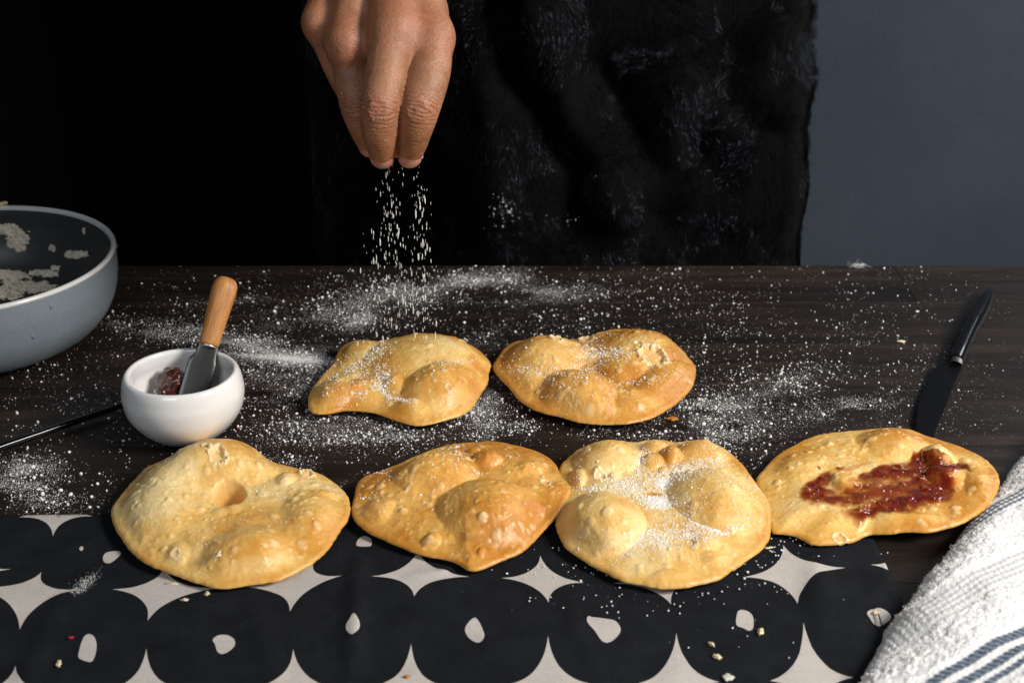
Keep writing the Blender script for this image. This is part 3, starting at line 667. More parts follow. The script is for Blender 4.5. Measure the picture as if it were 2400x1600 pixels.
# ------------------------------------------------------------------ printed cloth
def cloth():
    z3 = 3.36
    def dia(org, t, r, b, l, bend=.75):
        p = [zc([q], org, z3)[0] for q in (t, r, b, l)]; ctr = (p[0]+p[1]+p[2]+p[3])/4; out = []
        for k in range(4):
            a, c = p[k], p[(k+1) % 4]; mid = (a+c)/2; ct = mid+bend*(ctr-mid)
            for u in np.linspace(0, 1, 14, endpoint=False): out.append((1-u)**2*a+2*u*(1-u)*ct+u*u*c)
        return np.array(out)
    o1, o2, o3 = (0, 1180), (700, 1180), (1400, 1180)
    shapes = [dia(o1, (325,540), (615,680), (152,990), (-230,660)), dia(o1, (1300,500), (1710,675), (1163,930), (885,680)), dia(o1, (2480,430), (2693,573), (2285,850), (1915,668)),
              dia(o2, (935,375), (1345,582), (910,738), (575,580)), dia(o2, (1903,410), (2250,625), (1970,785), (1595,582)), dia(o3, (545,440), (800,590), (583,788), (118,630)), dia(o3, (1463,330), (1955,510), (1575,800), (1150,573)),
              dia(o3, (2330,400), (2600,500), (2400,640), (2150,492)),
              dia(o1, (122,1275), (420,1480), (100,1850), (-250,1480)), dia(o1, (1155,1150), (1420,1450), (1130,1850), (850,1460)), dia(o1, (2310,1150), (2660,1460), (2330,1840), (1990,1460)),
              dia(o2, (885,1105), (1170,1440), (850,1820), (560,1450)), dia(o2, (1962,1050), (2290,1430), (1970,1800), (1650,1440)), dia(o3, (622,1015), (960,1405), (640,1780), (300,1430)), dia(o3, (1622,940), (2015,1372), (1700,1760), (1360,1390)),
              dia(o1, (440,-130), (735,112), (418,268), (150,115), .8)]
    def dot(org, pts): return spline(zc(pts, org, z3), 26, True)
    shapes += [dot(o1, [(640,340),(656,350),(650,370),(636,374),(624,358)]), dot(o1, [(870,382),(930,378),(952,400),(905,450),(860,474),(822,465),(812,432),(830,395)]),
               dot(o1, [(700,1026),(745,1050),(762,1110),(750,1190),(722,1243),(660,1232),(618,1205),(632,1130),(660,1050)]), dot(o1, [(1674,1082),(1720,1046),(1790,1042),(1845,1075),(1850,1125),(1800,1175),(1745,1193),(1710,1170),(1695,1120)]),
               dot(o2, [(512,260),(560,275),(577,305),(570,335),(515,340),(458,328),(468,285)]), dot(o2, [(434,906),(470,950),(484,990),(470,1040),(420,1079),(380,1030),(374,980),(400,940)]),
               dot(o2, [(1385,905),(1420,935),(1445,990),(1464,1050),(1440,1095),(1400,1103),(1340,1060),(1312,1000),(1335,945)]), dot(o3, [(-70,893),(-40,905),(60,915),(140,930),(180,980),(175,1035),(120,1095),(65,1116),(25,1090),(-20,1020),(-72,960),(-82,920)]),
               dot(o3, [(1125,832),(1170,835),(1215,865),(1232,910),(1222,985),(1190,997),(1150,975),(1100,955),(1093,900),(1103,855)]), dot(o3, [(2124,860),(2170,838),(2220,836),(2280,860),(2314,905),(2280,940),(2225,960),(2180,945),(2150,905)])]
    tl = T(-700, 1215); tr = T(2024, 1216); br = T(2290, 1830); bl = T(-500, 1830)
    tl[0] = -.60; bl[0] = -.60; tl[1] = tr[1]+.001; br[1] = bl[1] = .47
    br[0] = T(2118, 1450)[0]+.004
    def edge(a, b, n, sd):
        t = np.linspace(0, 1, n, endpoint=False); p = a[:2]+(b[:2]-a[:2])*t[:, None]; nn = np.array([-(b-a)[1], (b-a)[0]])/np.linalg.norm((b-a)[:2])
        return p+nn*(.0008*fbm(np.stack([t*9, t*0, t*0+sd], -1), 3, sd))[:, None]
    border = np.vstack([edge(tl, tr, 260, 1), edge(tr, br, 110, 2), edge(br, bl, 120, 3), edge(bl, tl, 60, 4)])
    rng = np.random.default_rng(3); V = [tuple(p) for p in border]; nb_ = len(V); E = [(q, (q+1) % nb_) for q in range(nb_)]; Fc = [list(range(nb_))]
    worlds = [T(sh[:, 0], sh[:, 1], np.full(len(sh), CLZ))[:, :2] for sh in shapes]
    worlds += [p+np.array([-.464, 0]) for p in worlds if p[:, 0].mean() < .18]
    worlds += [p+np.array([0, -.090]) for p in worlds if .55 < p[:, 1].mean() < .60 or .605 < p[:, 1].mean() < .635]
    for P in worlds:
        # hand printed wobble
        P = P+.0002*np.stack([vn(xy3(P[:, 0], P[:, 1], 160), 1), vn(xy3(P[:, 0], P[:, 1], 160), 2)], -1)
        i0 = len(V); V += [tuple(p) for p in P]; Fc.append(list(range(i0, i0+len(P)))); E += [(i0+q, i0+(q+1) % len(P)) for q in range(len(P))]
    gx, gy = np.meshgrid(np.arange(-.598, tr[0]+.02, .0042), np.arange(.472, tr[1]-.001, .0042)); g = np.stack([gx.ravel(), gy.ravel()], -1); g = g+rng.uniform(-.001, .001, g.shape)
    V += [tuple(p) for p in g]
    r = delaunay_2d_cdt([Vector(v) for v in V], E, [], 0, 1e-7, False)
    vo, fo = r[0], r[2]
    P = np.array([v[:] for v in vo]); x, y = P[:, 0], P[:, 1]
    cen = np.array([P[list(f)].mean(0) for f in fo]); C0 = np.array(V)
    def inside(poly):
        a = C0[poly]; b = np.roll(a, -1, 0); r = np.zeros(len(cen), bool)
        for p, q in zip(a, b):
            if p[1] != q[1]: r ^= ((p[1] > cen[:, 1]) != (q[1] > cen[:, 1])) & (cen[:, 0] < (q[0]-p[0])*(cen[:, 1]-p[1])/(q[1]-p[1])+p[0])
        return r
    inb = inside(Fc[0]); wh = np.zeros(len(cen), bool)
    for p in Fc[1:]: wh |= inside(p)
    F = [list(f) for f, k in zip(fo, inb) if k]; mi = wh[inb].astype(int).tolist()
    z = CLZ+.0004+.0017*(fbm(xy3(x, y, 17), 3, 5))+.0004*vn(xy3(x, y, 70), 6)
    def crease(p0, p1, wd, h):
        a = T(*p0)[:2]; b = T(*p1)[:2]; v = b-a; t = ((x-a[0])*v[0]+(y-a[1])*v[1])/(v@v); dd = abs((x-a[0])*v[1]-(y-a[1])*v[0])/np.linalg.norm(v)
        return h*np.exp(-(dd/wd)**2)*sstep(-.15, .15, t)*sstep(1.15, .85, t)
    z += crease((842,1320), (826,1600), .0045, .0034)+crease((960,1362), (1060,1345), .0025, .0016)+crease((1930,1480), (1905,1330), .006, .0022)+crease((600,1420), (640,1600), .006, .0022)+crease((1330,1420), (1400,1600), .005, .0016)+crease((150,1400), (60,1600), .006, .0018)
    hem = T(2052, 1440)[0]-.0
    z += .0006*sstep(hem-.0012, hem+.0012, x)-.0005*np.exp(-((x-hem)/.0012)**2)
    z = np.maximum(z, .0006)
    bm = bmesh.new(); vs = [bm.verts.new((a, b, c)) for a, b, c in zip(x, y-.6, z)]
    for f, m_ in zip(F, mi):
        try: q = bm.faces.new([vs[i] for i in f]); q.material_index = m_; q.smooth = True
        except ValueError: pass
    bmesh.ops.recalc_face_normals(bm, faces=bm.faces[:])
    if bm.faces[:][0].normal.z < 0: bmesh.ops.reverse_faces(bm, faces=bm.faces[:])
    bmesh.ops.delete(bm, geom=[v for v in bm.verts if not v.link_faces], context='VERTS')
    me = bpy.data.meshes.new('tablecloth'); bm.to_mesh(me); bm.free(); me.materials.append(M['ink']); me.materials.append(M['linen'])
    o = obj('tablecloth', me, label='black cotton cloth printed with cream diamonds and dots under the front breads', category='cloth'); o.location = (0, .6, 0)
    md = o.modifiers.new('thick', 'SOLIDIFY'); md.thickness = .0006; md.offset = -1
    c = np.array([T(a, b, CLZ+.0022) for a, b in ((2058, 1436), (2062, 1448), (2066, 1466))]); c = spline(c, 14); an = np.linspace(0, 2*math.pi, 8, endpoint=False)
    Vt = c[:, None]+np.stack([np.cos(an), 0*an, np.sin(an)], -1)[None]*.00035
    t = obj('hem_thread', mesh_np('hem_thread', Vt.reshape(-1, 3)-[0, .6, 0], grid_faces(14, 8), M['stitch']), o)
cloth()

# ------------------------------------------------------------------ terry towel
def towel():
    edge_px = [(2620, 700), (2500, 905), (2405, 1052), (2372, 1095), (2330, 1152), (2282, 1215), (2222, 1288), (2170, 1358), (2118, 1428), (2062, 1502), (2005, 1592), (1960, 1680), (1900, 1790)]
    E_ = spline(np.array([T(a, b, .006) for a, b in edge_px]), 520)
    O = T(2240, 1380, .022)
    e1 = T(2400, 1478, .024)-T(2170, 1600, .024); e1[2] = 0; e1 /= np.linalg.norm(e1); e2 = np.array([-e1[1], e1[0], 0])
    n = 380; t = np.linspace(0, 1, n)**1.35*.30
    nx, ny = 1.0, -.12
    X = E_[:, None, 0]+t[None]*nx; Y = E_[:, None, 1]+t[None]*ny
    d = t[None]+0*X
    wob = .004*fbm(np.stack([E_[:, 0]*30, E_[:, 1]*30, E_[:, 0]*0], -1), 3, 4)
    X = X+wob[:, None]*np.exp(-t[None]/.02)
    top = .018+.0075*fbm(np.stack([X*17, Y*17, 0*X], -1), 2, 8)
    q = np.clip(d/.026, 0, 1); Z = .0015+top*np.sqrt(np.clip(1-(1-q)**2, 0, 1))
    v = (X-O[0])*e2[0]+(Y-O[1])*e2[1]; u = (X-O[0])*e1[0]+(Y-O[1])*e1[1]
    def vat(px, py, z=.022): p = T(px, py, z)-O; return p@e2
    # three stripe bands: centre values of v for each line
    lines = []
    vb = [vat(2398, 1478), vat(2398, 1520), vat(2398, 1553)]
    vm = [vat(2398, 1288), vat(2398, 1303), vat(2398, 1318), vat(2398, 1332)]
    vt = [vat(2398, 1132), vat(2398, 1144), vat(2398, 1156)]
    st = np.zeros_like(X); flat = np.zeros_like(X); vw = v+.0012*fbm(np.stack([X*40, Y*40, 0*X], -1), 2, 12)
    for c, hw_ in zip(vb, (.0031, .0028, .0022)): st = np.maximum(st, 1.0*sstep(hw_, hw_-.0008, abs(vw-c)))
    for c in vm: st = np.maximum(st, .36*sstep(.0014, .0006, abs(vw-c)))
    for c in vt: st = np.maximum(st, .95*sstep(.0015, .0007, abs(vw-c)))
    tw = .5+.5*np.sin(u*2*math.pi/.0042+vw*900); st = st*(.80+.20*sstep(.15, .55, tw))
    for L_, wd in ((vb, .004), (vm, .004), (vt, .003)):
        flat = np.maximum(flat, sstep(.003, 0, np.maximum(min(L_)-wd-vw, vw-max(L_)-wd)))
    cell = vn(np.stack([X*420, Y*420, 0*X], -1), 3)+.7*vn(np.stack([X*760, Y*760, 0*X], -1), 4)
    rib = fbm(np.stack([u*300, v*90, 0*X], -1), 2, 14)
    loop = (.00045*cell+.0006*rib)*(1-.75*flat)
    P = np.stack([X, Y, Z], -1)
    du = np.gradient(P, axis=0); dv = np.gradient(P, axis=1); N = np.cross(dv, du); N /= np.linalg.norm(N, axis=-1)[..., None]+1e-12
    N = np.where(N[..., 2:3] < 0, -N, N)
    P = P+N*(loop-.0004*flat+.0004*flat*np.sin(u*2*math.pi/.0042+vw*900)*(st > .1))[..., None]
    m = NT('terry_cloth'); n1 = m.noise(500, 3, .7); n2 = m.noise(30, 3, .5)
    c = m.mix(m.math('MULTIPLY', n2, .25), (.80, .80, .80), (.70, .70, .70))
    c = m.mix(m.attr('stripe'), c, m.ramp(m.noise(700, 2, .6), [(.35, (.018, .042, .080)), (.7, (.085, .125, .19))]))
    m.set(Base_Color=c, Roughness=.95, Specular_IOR_Level=.1, Sheen_Weight=.15); m.bump(n1, .0014, .7)
    o3 = np.array([O[0], O[1], 0])
    # close underneath
    F = grid_faces(P.shape[0], P.shape[1])
    V = P.reshape(-1, 3)
    nn = np.cross(V[F[0, 1]]-V[F[0, 0]], V[F[0, 2]]-V[F[0, 0]])
    mid = F[len(F)//2]; nn = np.cross(V[mid[1]]-V[mid[0]], V[mid[2]]-V[mid[0]])
    if nn[2] < 0: F = F[:, ::-1]
    o = obj('towel', mesh_np('towel', V-o3, F, m.m, True, {'stripe': st}), label='white terry towel with navy stripes at the lower right of the table', category='towel'); o.location = o3
    md = o.modifiers.new('thick', 'SOLIDIFY'); md.thickness = .0012; md.offset = -1
    # pile loops: short curved strands
    rng = np.random.default_rng(9); K = 30000
    i = rng.integers(0, P.shape[0], K); j = (rng.random(K)**1.2*(P.shape[1]*.86)).astype(int)
    keep = flat[i, j] < .5; i, j = i[keep], j[keep]; K = len(i)
    b = P[i, j]-o3; nr = N[i, j]; tdir = rng.normal(size=(K, 3))*.75
    ln = rng.uniform(.0004, .0009, K)[:, None]
    pts = np.stack([b-nr*.0003, b+nr*ln*.8+tdir*ln*.35, b+nr*ln*.75+tdir*ln*.95], 1)
    strands('pile', pts, .00017, M['terry_loop'], o)
def strands(name, pts, rad, mat, parent):
    K, m = pts.shape[:2]
    hc = bpy.data.hair_curves.new(name); hc.add_curves([m]*K)
    hc.attributes['position'].data.foreach_set('vector', pts.astype(np.float32).ravel()) if 'position' in hc.attributes else hc.points.foreach_set('position', pts.astype(np.float32).ravel())
    ra = hc.attributes.get('radius') or hc.attributes.new('radius', 'FLOAT', 'POINT')
    rr = np.linspace(1, .45, m)[None]*np.full((K, 1), rad); ra.data.foreach_set('value', rr.astype(np.float32).ravel())
    hc.materials.append(mat); o = bpy.data.objects.new(name, hc); COL.objects.link(o); o.parent = parent; o['kind'] = 'stuff'; return o
towel()

# ------------------------------------------------------------------ the person: hand and forearm as one surface, black fur garment
HD = .872                                   # distance of the knuckles along the view
def hz(zx, zy, dd):                          # crop position to view-aligned coordinates
    px, py = zx/3.92+650, zy/3.92; d = HD+dd
    return np.array([(px-1200)/FPX*d, (800-py)/FPX*d, d])
FINGERS = {
 'index': [((1418,345),.004,.0124), ((1395,650),-.003,.0128), ((1298,1000),-.005,.0125), ((1255,1220),.006,.0103), ((1222,1395),.020,.0080)],
 'middle': [((1075,275),-.003,.0135), ((1010,620),-.009,.0124), ((942,1000),-.012,.0118), ((945,1240),.001,.0103), ((962,1400),.017,.0082)],
 'ring': [((640,400),.005,.0120), ((680,640),.010,.0110), ((735,960),.013,.0106), ((795,1160),.022,.0095), ((840,1310),.034,.0072)],
 'pinky': [((378,215),.016,.0086), ((490,460),.024,.0090), ((640,780),.034,.0088), ((770,1010),.042,.0078), ((850,1150),.050,.0060)],
 'thumb': [((1330,150),.034,.0130), ((1330,560),.038,.0120), ((1240,950),.040,.0112), ((1150,1200),.038,.0102), ((1095,1330),.034,.0082)]}
META = {'index': ((1135,-820),.030,.0150), 'middle': ((980,-840),.024,.0150), 'ring': ((850,-840),.026,.0140), 'pinky': ((610,-820),.036,.0135), 'thumb': ((1150,-600),.052,.0150)}
JT = {k: [np.r_[hz(*p, d), r] for p, d, r in v] for k, v in FINGERS.items()}
MT = {k: np.r_[hz(*p, d), r] for k, (p, d, r) in META.items()}
WRIST = (MT['middle'][:3]+MT['ring'][:3])/2
ELBOW = W2C(np.array([-.045, 1.09, .575]))
def hand_mesh():
    vx = .00088
    allp = np.vstack([np.array(v) for v in JT.values()]+[np.array(list(MT.values()))])
    far = WRIST+(ELBOW-WRIST)*.42
    lo = np.minimum(allp[:, :3].min(0), far-.032)-.018; hi = np.maximum(allp[:, :3].max(0), far+.030)+.016
    n = np.ceil((hi-lo)/vx).astype(int); ax = [lo[k]+vx*np.arange(n[k]) for k in range(3)]
    G = np.stack(np.meshgrid(*ax, indexing='ij'), -1).astype(np.float32)
    def cone(a, b, pad=.03):
        A, B = np.float32(a[:3]), np.float32(b[:3]); mn = np.minimum(A, B)-pad; mx = np.maximum(A, B)+pad
        sl = tuple(slice(max(0, int((mn[k]-lo[k])/vx)), min(n[k], int((mx[k]-lo[k])/vx)+2)) for k in range(3))
        g = G[sl]; v = B-A; t = np.clip(((g-A)@v)/(v@v), 0, 1); d = np.linalg.norm(g-A-t[..., None]*v, axis=-1)-(a[3]+(b[3]-a[3])*t)
        return sl, d
    BIG = np.float32(.05)
    def smin(a, b, k): h = np.clip(.5+.5*(b-a)/k, 0, 1); return b*(1-h)+a*h-k*h*(1-h)
    palm = np.full(n, BIG, np.float32)
    for k in ('index', 'middle', 'ring', 'pinky', 'thumb'):
        sl, d = cone(MT[k], JT[k][0], .032); palm[sl] = smin(palm[sl], d, .0065 if k != 'thumb' else .02)
    # flesh between the metacarpals
    for a, b in (('index', 'middle'), ('middle', 'ring'), ('ring', 'pinky')):
        p0 = (MT[a]+MT[b])/2; p1 = (JT[a][0]+JT[b][0])/2; p0 = p0.copy(); p1 = p1.copy(); p0[2] += .004; p1[2] += .0095; p1[3] = .0085
        sl, d = cone(p0, p0+(p1-p0)*.98, .032); palm[sl] = smin(palm[sl], d, .008)
    wr = np.r_[WRIST+[0, 0, .004], .024]; fr = np.r_[far, .029]
    for off in (-.010, .010):
        a = wr.copy(); b = fr.copy(); a[0] += off; b[0] += off; sl, d = cone(a, b, .05); palm[sl] = smin(palm[sl], d, .014)
    total = palm.copy()
    for k in ('pinky', 'thumb', 'ring', 'middle', 'index'):
        f = np.full(n, BIG, np.float32); J = JT[k]
        # smooth path through the joints
        C = spline(np.array(J), 26)
        for a, b in zip(C[:-1], C[1:]):
            sl, d = cone(a, b, .024); f[sl] = smin(f[sl], d, .0012)
        # knuckle at the root
        kn = J[0].copy(); kn[2] -= .0046 if k != 'pinky' else .001; kn[3] *= .76 if k != 'pinky' else .7; sl, d = cone(kn, kn+np.array([0, .002, 0, 0]), .024); f[sl] = smin(f[sl], d, .006)
        # root blends into the palm, rest only creases
        root = np.full(n, BIG, np.float32); sl, d = cone(J[0], J[0]+(J[1]-J[0])*.45, .03); root[sl] = d
        total = smin(total, np.maximum(root, f-.0005), .010 if k != 'thumb' else .014)
        total = smin(total, f, .0007)
    # ---- surface nets
    Dg = total; s = Dg < 0
    c0 = s[:-1, :-1, :-1]; cnt = np.zeros(c0.shape, np.int8)
    for i in (0, 1):
        for j in (0, 1):
            for k in (0, 1): cnt += s[i:n[0]-1+i, j:n[1]-1+j, k:n[2]-1+k]
    act = (cnt > 0) & (cnt < 8); idx = -np.ones(act.shape, np.int64); ii = np.argwhere(act); idx[act] = np.arange(len(ii))
    acc = np.zeros((len(ii), 3)); num = np.zeros(len(ii))
    corners = [(i, j, k) for i in (0, 1) for j in (0, 1) for k in (0, 1)]
    for a in corners:
        for ax_ in range(3):
            if a[ax_] == 0:
                b = list(a); b[ax_] = 1
                da = Dg[tuple((ii+a).T)]; db = Dg[tuple((ii+b).T)]; m = (da < 0) != (db < 0)
                t = np.where(m, da/(da-db+1e-12), 0); p = np.array(a)+t[:, None]*(np.array(b)-np.array(a)); acc[m] += p[m]; num[m] += 1
    V = lo+(ii+acc/num[:, None])*vx
    quads = []
    for ax_ in range(3):
        o1, o2 = [(1, 2), (2, 0), (0, 1)][ax_]
        sa = [slice(0, -1)]*3; sl0 = [slice(1, n[q]-1) for q in range(3)]; sl0[ax_] = slice(0, n[ax_]-1); sl1 = list(sl0); sl1[ax_] = slice(1, n[ax_])
        A, B = s[tuple(sl0)], s[tuple(sl1)]; ch = np.argwhere(A != B)
        base = ch.copy(); 
        for q in range(3):
            if q != ax_: base[:, q] += 1
        fl = A[tuple(ch.T)]
        e1 = np.zeros(3, int); e1[o1] = 1; e2 = np.zeros(3, int); e2[o2] = 1
        q4 = np.stack([idx[tuple((base-e1-e2).T)], idx[tuple((base-e2).T)], idx[tuple(base.T)], idx[tuple((base-e1).T)]], -1)
        q4[~fl] = q4[~fl][:, ::-1]; quads.append(q4)
    F = np.vstack(quads); F = F[(F >= 0).all(1)]
    # smoothing passes
    E = np.vstack([F[:, [0, 1]], F[:, [1, 2]], F[:, [2, 3]], F[:, [3, 0]]])
    for _ in range(3):
        sm = np.zeros_like(V); c = np.zeros(len(V))
        np.add.at(sm, E[:, 0], V[E[:, 1]]); np.add.at(c, E[:, 0], 1); V = V*.45+.55*sm/np.maximum(c, 1)[:, None]
    # normals
    fn = np.cross(V[F[:, 2]]-V[F[:, 0]], V[F[:, 3]]-V[F[:, 1]]); N = np.zeros_like(V)
    for q in range(4): np.add.at(N, F[:, q], fn)
    N /= np.linalg.norm(N, axis=1)[:, None]+1e-12
    # knuckle folds and creases
    crease = np.zeros(len(V)); red = np.zeros(len(V)); disp = np.zeros(len(V))
    for k in ('index', 'middle', 'ring', 'pinky'):
        J = JT[k]
        for ji, amp, wd, nl in ((2, 1.0, .0100, 6), (3, .55, .0055, 4)):
            c = J[ji][:3]; a = (J[ji+1][:3] if ji < 4 else J[ji][:3])-J[ji-1][:3]; a = a/np.linalg.norm(a); rel = V-c
            tt = rel@a; lat = rel[:, 0]-tt*a[0]; dors = sstep(.1, .6, -N[:, 2]+.25*0)
            near = np.linalg.norm(rel-tt[:, None]*a, axis=1) < J[ji][3]*1.25
            wv = tt+.25*lat**2/.012*np.sign(tt+1e-9)+.0011*fbm(V*190, 2, 5)+.0006*fbm(V*600, 2, 6)
            g = np.exp(-(tt/wd)**2)*dors*near
            ln = np.sin(wv*2*math.pi/.0026); lines = sstep(.25, .95, ln)
            oval = np.exp(-((np.hypot(tt/.0062, lat/.0052)-1)/.28)**2)*dors*near
            disp -= amp*(.00062*lines*g); disp += amp*.00060*oval*(ji == 2); disp += amp*.0007*np.exp(-(tt/.007)**2-(lat/.007)**2)*dors*near
            crease = np.maximum(crease, lines*g*.8*amp); red = np.maximum(red, g*.8*amp)
        c = J[0][:3]; rel = np.linalg.norm(V-c, axis=1); red = np.maximum(red, .7*np.exp(-((rel-J[0][3])/.010)**2)*(N[:, 2] < .2))
        # skin lines along the back of the first finger bone
        tip = J[4][:3]; red = np.maximum(red, .9*np.exp(-(np.linalg.norm(V-tip, axis=1)/.012)**2))
    disp += .00012*fbm(V*900, 2, 9)*(1+2*crease)+.0003*fbm(V*110, 2, 19)
    V = V+N*disp[:, None]
    W = C2W(V[:, 0], V[:, 1], V[:, 2])
    return W, F, crease, red, N
HW, HF, Hcr, Hrd, HN = hand_mesh()
fv = HW[HF[:2000]]; 
HO = np.array([-.06, .86, .20])
me = mesh_np('person', HW-HO, HF, M['skin'], True, {'crease': Hcr, 'red': Hrd})
bm_ = bmesh.new(); bm_.from_mesh(me); bmesh.ops.recalc_face_normals(bm_, faces=bm_.faces[:]); bm_.to_mesh(me); bm_.free()
person = obj('person', me, label='person in black fur garment pinching sugar between the fingertips of one hand', category='person'); person.location = HO
bpy.context.view_layer.update()
HNW = np.stack([HN[:, 0], HN[:, 2]*CC+HN[:, 1]*SS, -HN[:, 2]*SS+HN[:, 1]*CC], -1)
# fingernails
for k, (zx, zy, wz, hz_) in {'index': (1212, 1462, 98, 60), 'middle': (962, 1468, 112, 62), 'ring': (782, 1350, 70, 70)}.items():
    J = JT[k]; d = J[4][:3]-J[3][:3]; d = d/np.linalg.norm(d); lat = np.array([1, 0, 0.]); lat = lat-d*(lat@d); lat /= np.linalg.norm(lat); nrm = np.cross(lat, d); nrm = nrm if nrm[2] < 0 else -nrm
    r = J[4][3]; c = J[4][:3]+d*r*.18
    NU, NV = 22, 24; Vn = []
    for i in range(NU):
        for j in range(NV):
            a = (j/(NV-1)-.5)*2*1.02; u = -1+2*i/(NU-1)
            wd_ = math.sqrt(max(0, 1-max(0, abs(u)-.35)**2/.65**2*.8))
            ang = a*wd_; pos = c+d*(u*r*.78)+(nrm*math.cos(ang)+lat*math.sin(ang))*r*(1.035-.20*max(0, u)**2)
            Vn.append(pos)
    Vn = np.array(Vn); Wn = C2W(Vn[:, 0], Vn[:, 1], Vn[:, 2])
    o = obj('fingernail', mesh_np('fingernail', Wn-HO, grid_faces(NU, NV), M['nail']), person)
    md = o.modifiers.new('thick', 'SOLIDIFY'); md.thickness = .0005; md.offset = 0

# fur garment: draped front of the body, folds as ridges and valleys
def garment():
    nu, nv = 240, 200
    xr = lambda z: .2615+.010*sstep(.30, -.02, z)+.0025*np.sin(z*60)
    zs = np.linspace(-.28, .74, nv); us = np.linspace(0, 1, nu)
    U, Z = np.meshgrid(us, zs, indexing='ij'); XL = -.20; X = XL+(xr(Z)-XL)*U
    Y = 1.20+.00*U
    Y = Y+.16*sstep(.02, -.20, X)**1.2 + .05*sstep(.93, 1.0, U)**2
    def seg(p0, p1, wd, h):
        a = D(p0[0], p0[1], 1.20*1.0); b = D(p1[0], p1[1], 1.20); a = a[[0, 2]]; b = b[[0, 2]]; v = b-a
        t = np.clip(((X-a[0])*v[0]+(Z-a[1])*v[1])/(v@v), 0, 1); dd = np.hypot(X-a[0]-t*v[0], Z-a[1]-t*v[1]); return h*np.exp(-(dd/wd)**2)
    fold = 0
    for p0, p1, wd, h in [((1130,-60),(1215,200),.020,-.020), ((1215,200),(1345,420),.018,-.020), ((1345,420),(1360,560),.02,-.014), ((1260,40),(1330,330),.026,.014), ((1420,200),(1560,420),.02,-.015), ((1350,330),(1430,500),.024,.016),
                          ((1470,560),(1600,420),.022,.020), ((1600,390),(1600,330),.018,.014), ((1560,590),(1660,420),.022,-.026), ((1640,350),(1720,120),.02,-.012), ((1700,330),(1640,230),.022,.012), ((1760,560),(1840,300),.02,.010), ((1790,200),(1850,20),.02,.010), ((1120,300),(1160,560),.024,.014), ((1060,100),(1080,400),.02,-.010), ((1720,480),(1800,330),.018,-.012), ((1500,80),(1620,30),.03,.012), ((1450,300),(1500,120),.03,-.010)]:
        fold = fold+seg(p0, p1, wd, h)
    Y = Y-fold+.006*fbm(np.stack([X*14, Z*14, 0*X], -1), 3, 3)
    Y = np.maximum(Y, 1.128)
    P = np.stack([X, Y, Z], -1)
    F = grid_faces(nu, nv)
    g = obj('fur_garment', mesh_np('fur_garment', P.reshape(-1, 3)-HO, F, M['coat_base']), person, label='black long pile fur garment')
    md = g.modifiers.new('thick', 'SOLIDIFY'); md.thickness = .004; md.offset = 0
    du = np.gradient(P, axis=0); dv = np.gradient(P, axis=1); N = np.cross(du, dv); N /= np.linalg.norm(N, axis=-1)[..., None]; N = np.where(N[..., 1:2] > 0, -N, N)
    rng = np.random.default_rng(2); K = 150000
    a = rng.random(K)*(nu-1.001); b = (.16+.50*rng.random(K))*(nv-1.001)
    e = rng.random(K) < .06; a[e] = nu-1.01-rng.random(e.sum())*3
    i, j = a.astype(int), b.astype(int); fa, fb = (a-i)[:, None], (b-j)[:, None]
    L = lambda A: A[i, j]*(1-fa)*(1-fb)+A[i+1, j]*fa*(1-fb)+A[i, j+1]*(1-fa)*fb+A[i+1, j+1]*fa*fb
    p = L(P); nr = L(N)
    q = p*np.array([1, 1, 1]); fl = np.stack([fbm(np.stack([q[:, 0]*26, q[:, 2]*26, 0*q[:, 0]], -1), 3, 41), 0*q[:, 0], fbm(np.stack([q[:, 0]*26, q[:, 2]*26, 0*q[:, 0]], -1), 3, 51)], -1)
    comb = np.array([.10, 0, -.55])+fl*1.5+rng.normal(size=(K, 3))*.16
    clump = np.stack([vn(np.stack([q[:, 0]*170, q[:, 2]*170, 0*q[:, 0]], -1), 61), 0*q[:, 0], vn(np.stack([q[:, 0]*170, q[:, 2]*170, 0*q[:, 0]], -1), 62)], -1)*.5
    ln = rng.uniform(.0042, .0075, K)[:, None]
    d1 = nr*.9+comb*.5+clump*.4; d2 = nr*.35+comb*1.0+clump
    for d in (d1, d2): d /= np.linalg.norm(d, axis=1)[:, None]
    p1 = p+d1*ln*.4; p2 = p1+d2*ln*.35; p3 = p2+(d2+np.array([0, 0, -.25]))*ln*.32
    ps = np.stack([p, p1, p2, p3], 1)-HO
    gl = (fbm(np.stack([q[:, 0]*38, q[:, 2]*26, 0*q[:, 0]], -1), 3, 71) > .04) & (rng.random(K) < .50)
    strands('fur', ps[~gl], .00011, M['fur'], g); strands('fur', ps[gl], .000085, M['fur_shine'], g)
    # sleeve from the forearm back to the shoulder
    a0 = C2W(*(WRIST+(ELBOW-WRIST)*.30)); a1 = C2W(*ELBOW); a2 = np.array([-.02, 1.25, .70])
    c = spline(np.array([a0, (a0*.5+a1*.5), a1, a2]), 40); tg = np.gradient(c, axis=0); tg /= np.linalg.norm(tg, axis=1)[:, None]
    s1 = np.cross(tg, [1, 0, 0]); s1 /= np.linalg.norm(s1, axis=1)[:, None]; s2 = np.cross(tg, s1); an = np.linspace(0, 2*math.pi, 40, endpoint=False)
    rd = np.interp(np.linspace(0, 1, 40), [0, .1, 1], [.040, .045, .065])
    V = c[:, None]+(s1[:, None]*np.cos(an)[None, :, None]+s2[:, None]*np.sin(an)[None, :, None])*rd[:, None, None]
    V = V+(.003*fbm(V*45, 2, 4))[..., None]
    F = np.array(grid_faces(40, 40).tolist()+[[r*40+39, (r+1)*40+39, (r+1)*40, r*40] for r in range(39)])
    sl = obj('sleeve', mesh_np('sleeve', V.reshape(-1, 3)-HO, F, M['coat_base']), person, label='black sleeve'); md = sl.modifiers.new('thick', 'SOLIDIFY'); md.thickness = .003
    return P
GP = garment()

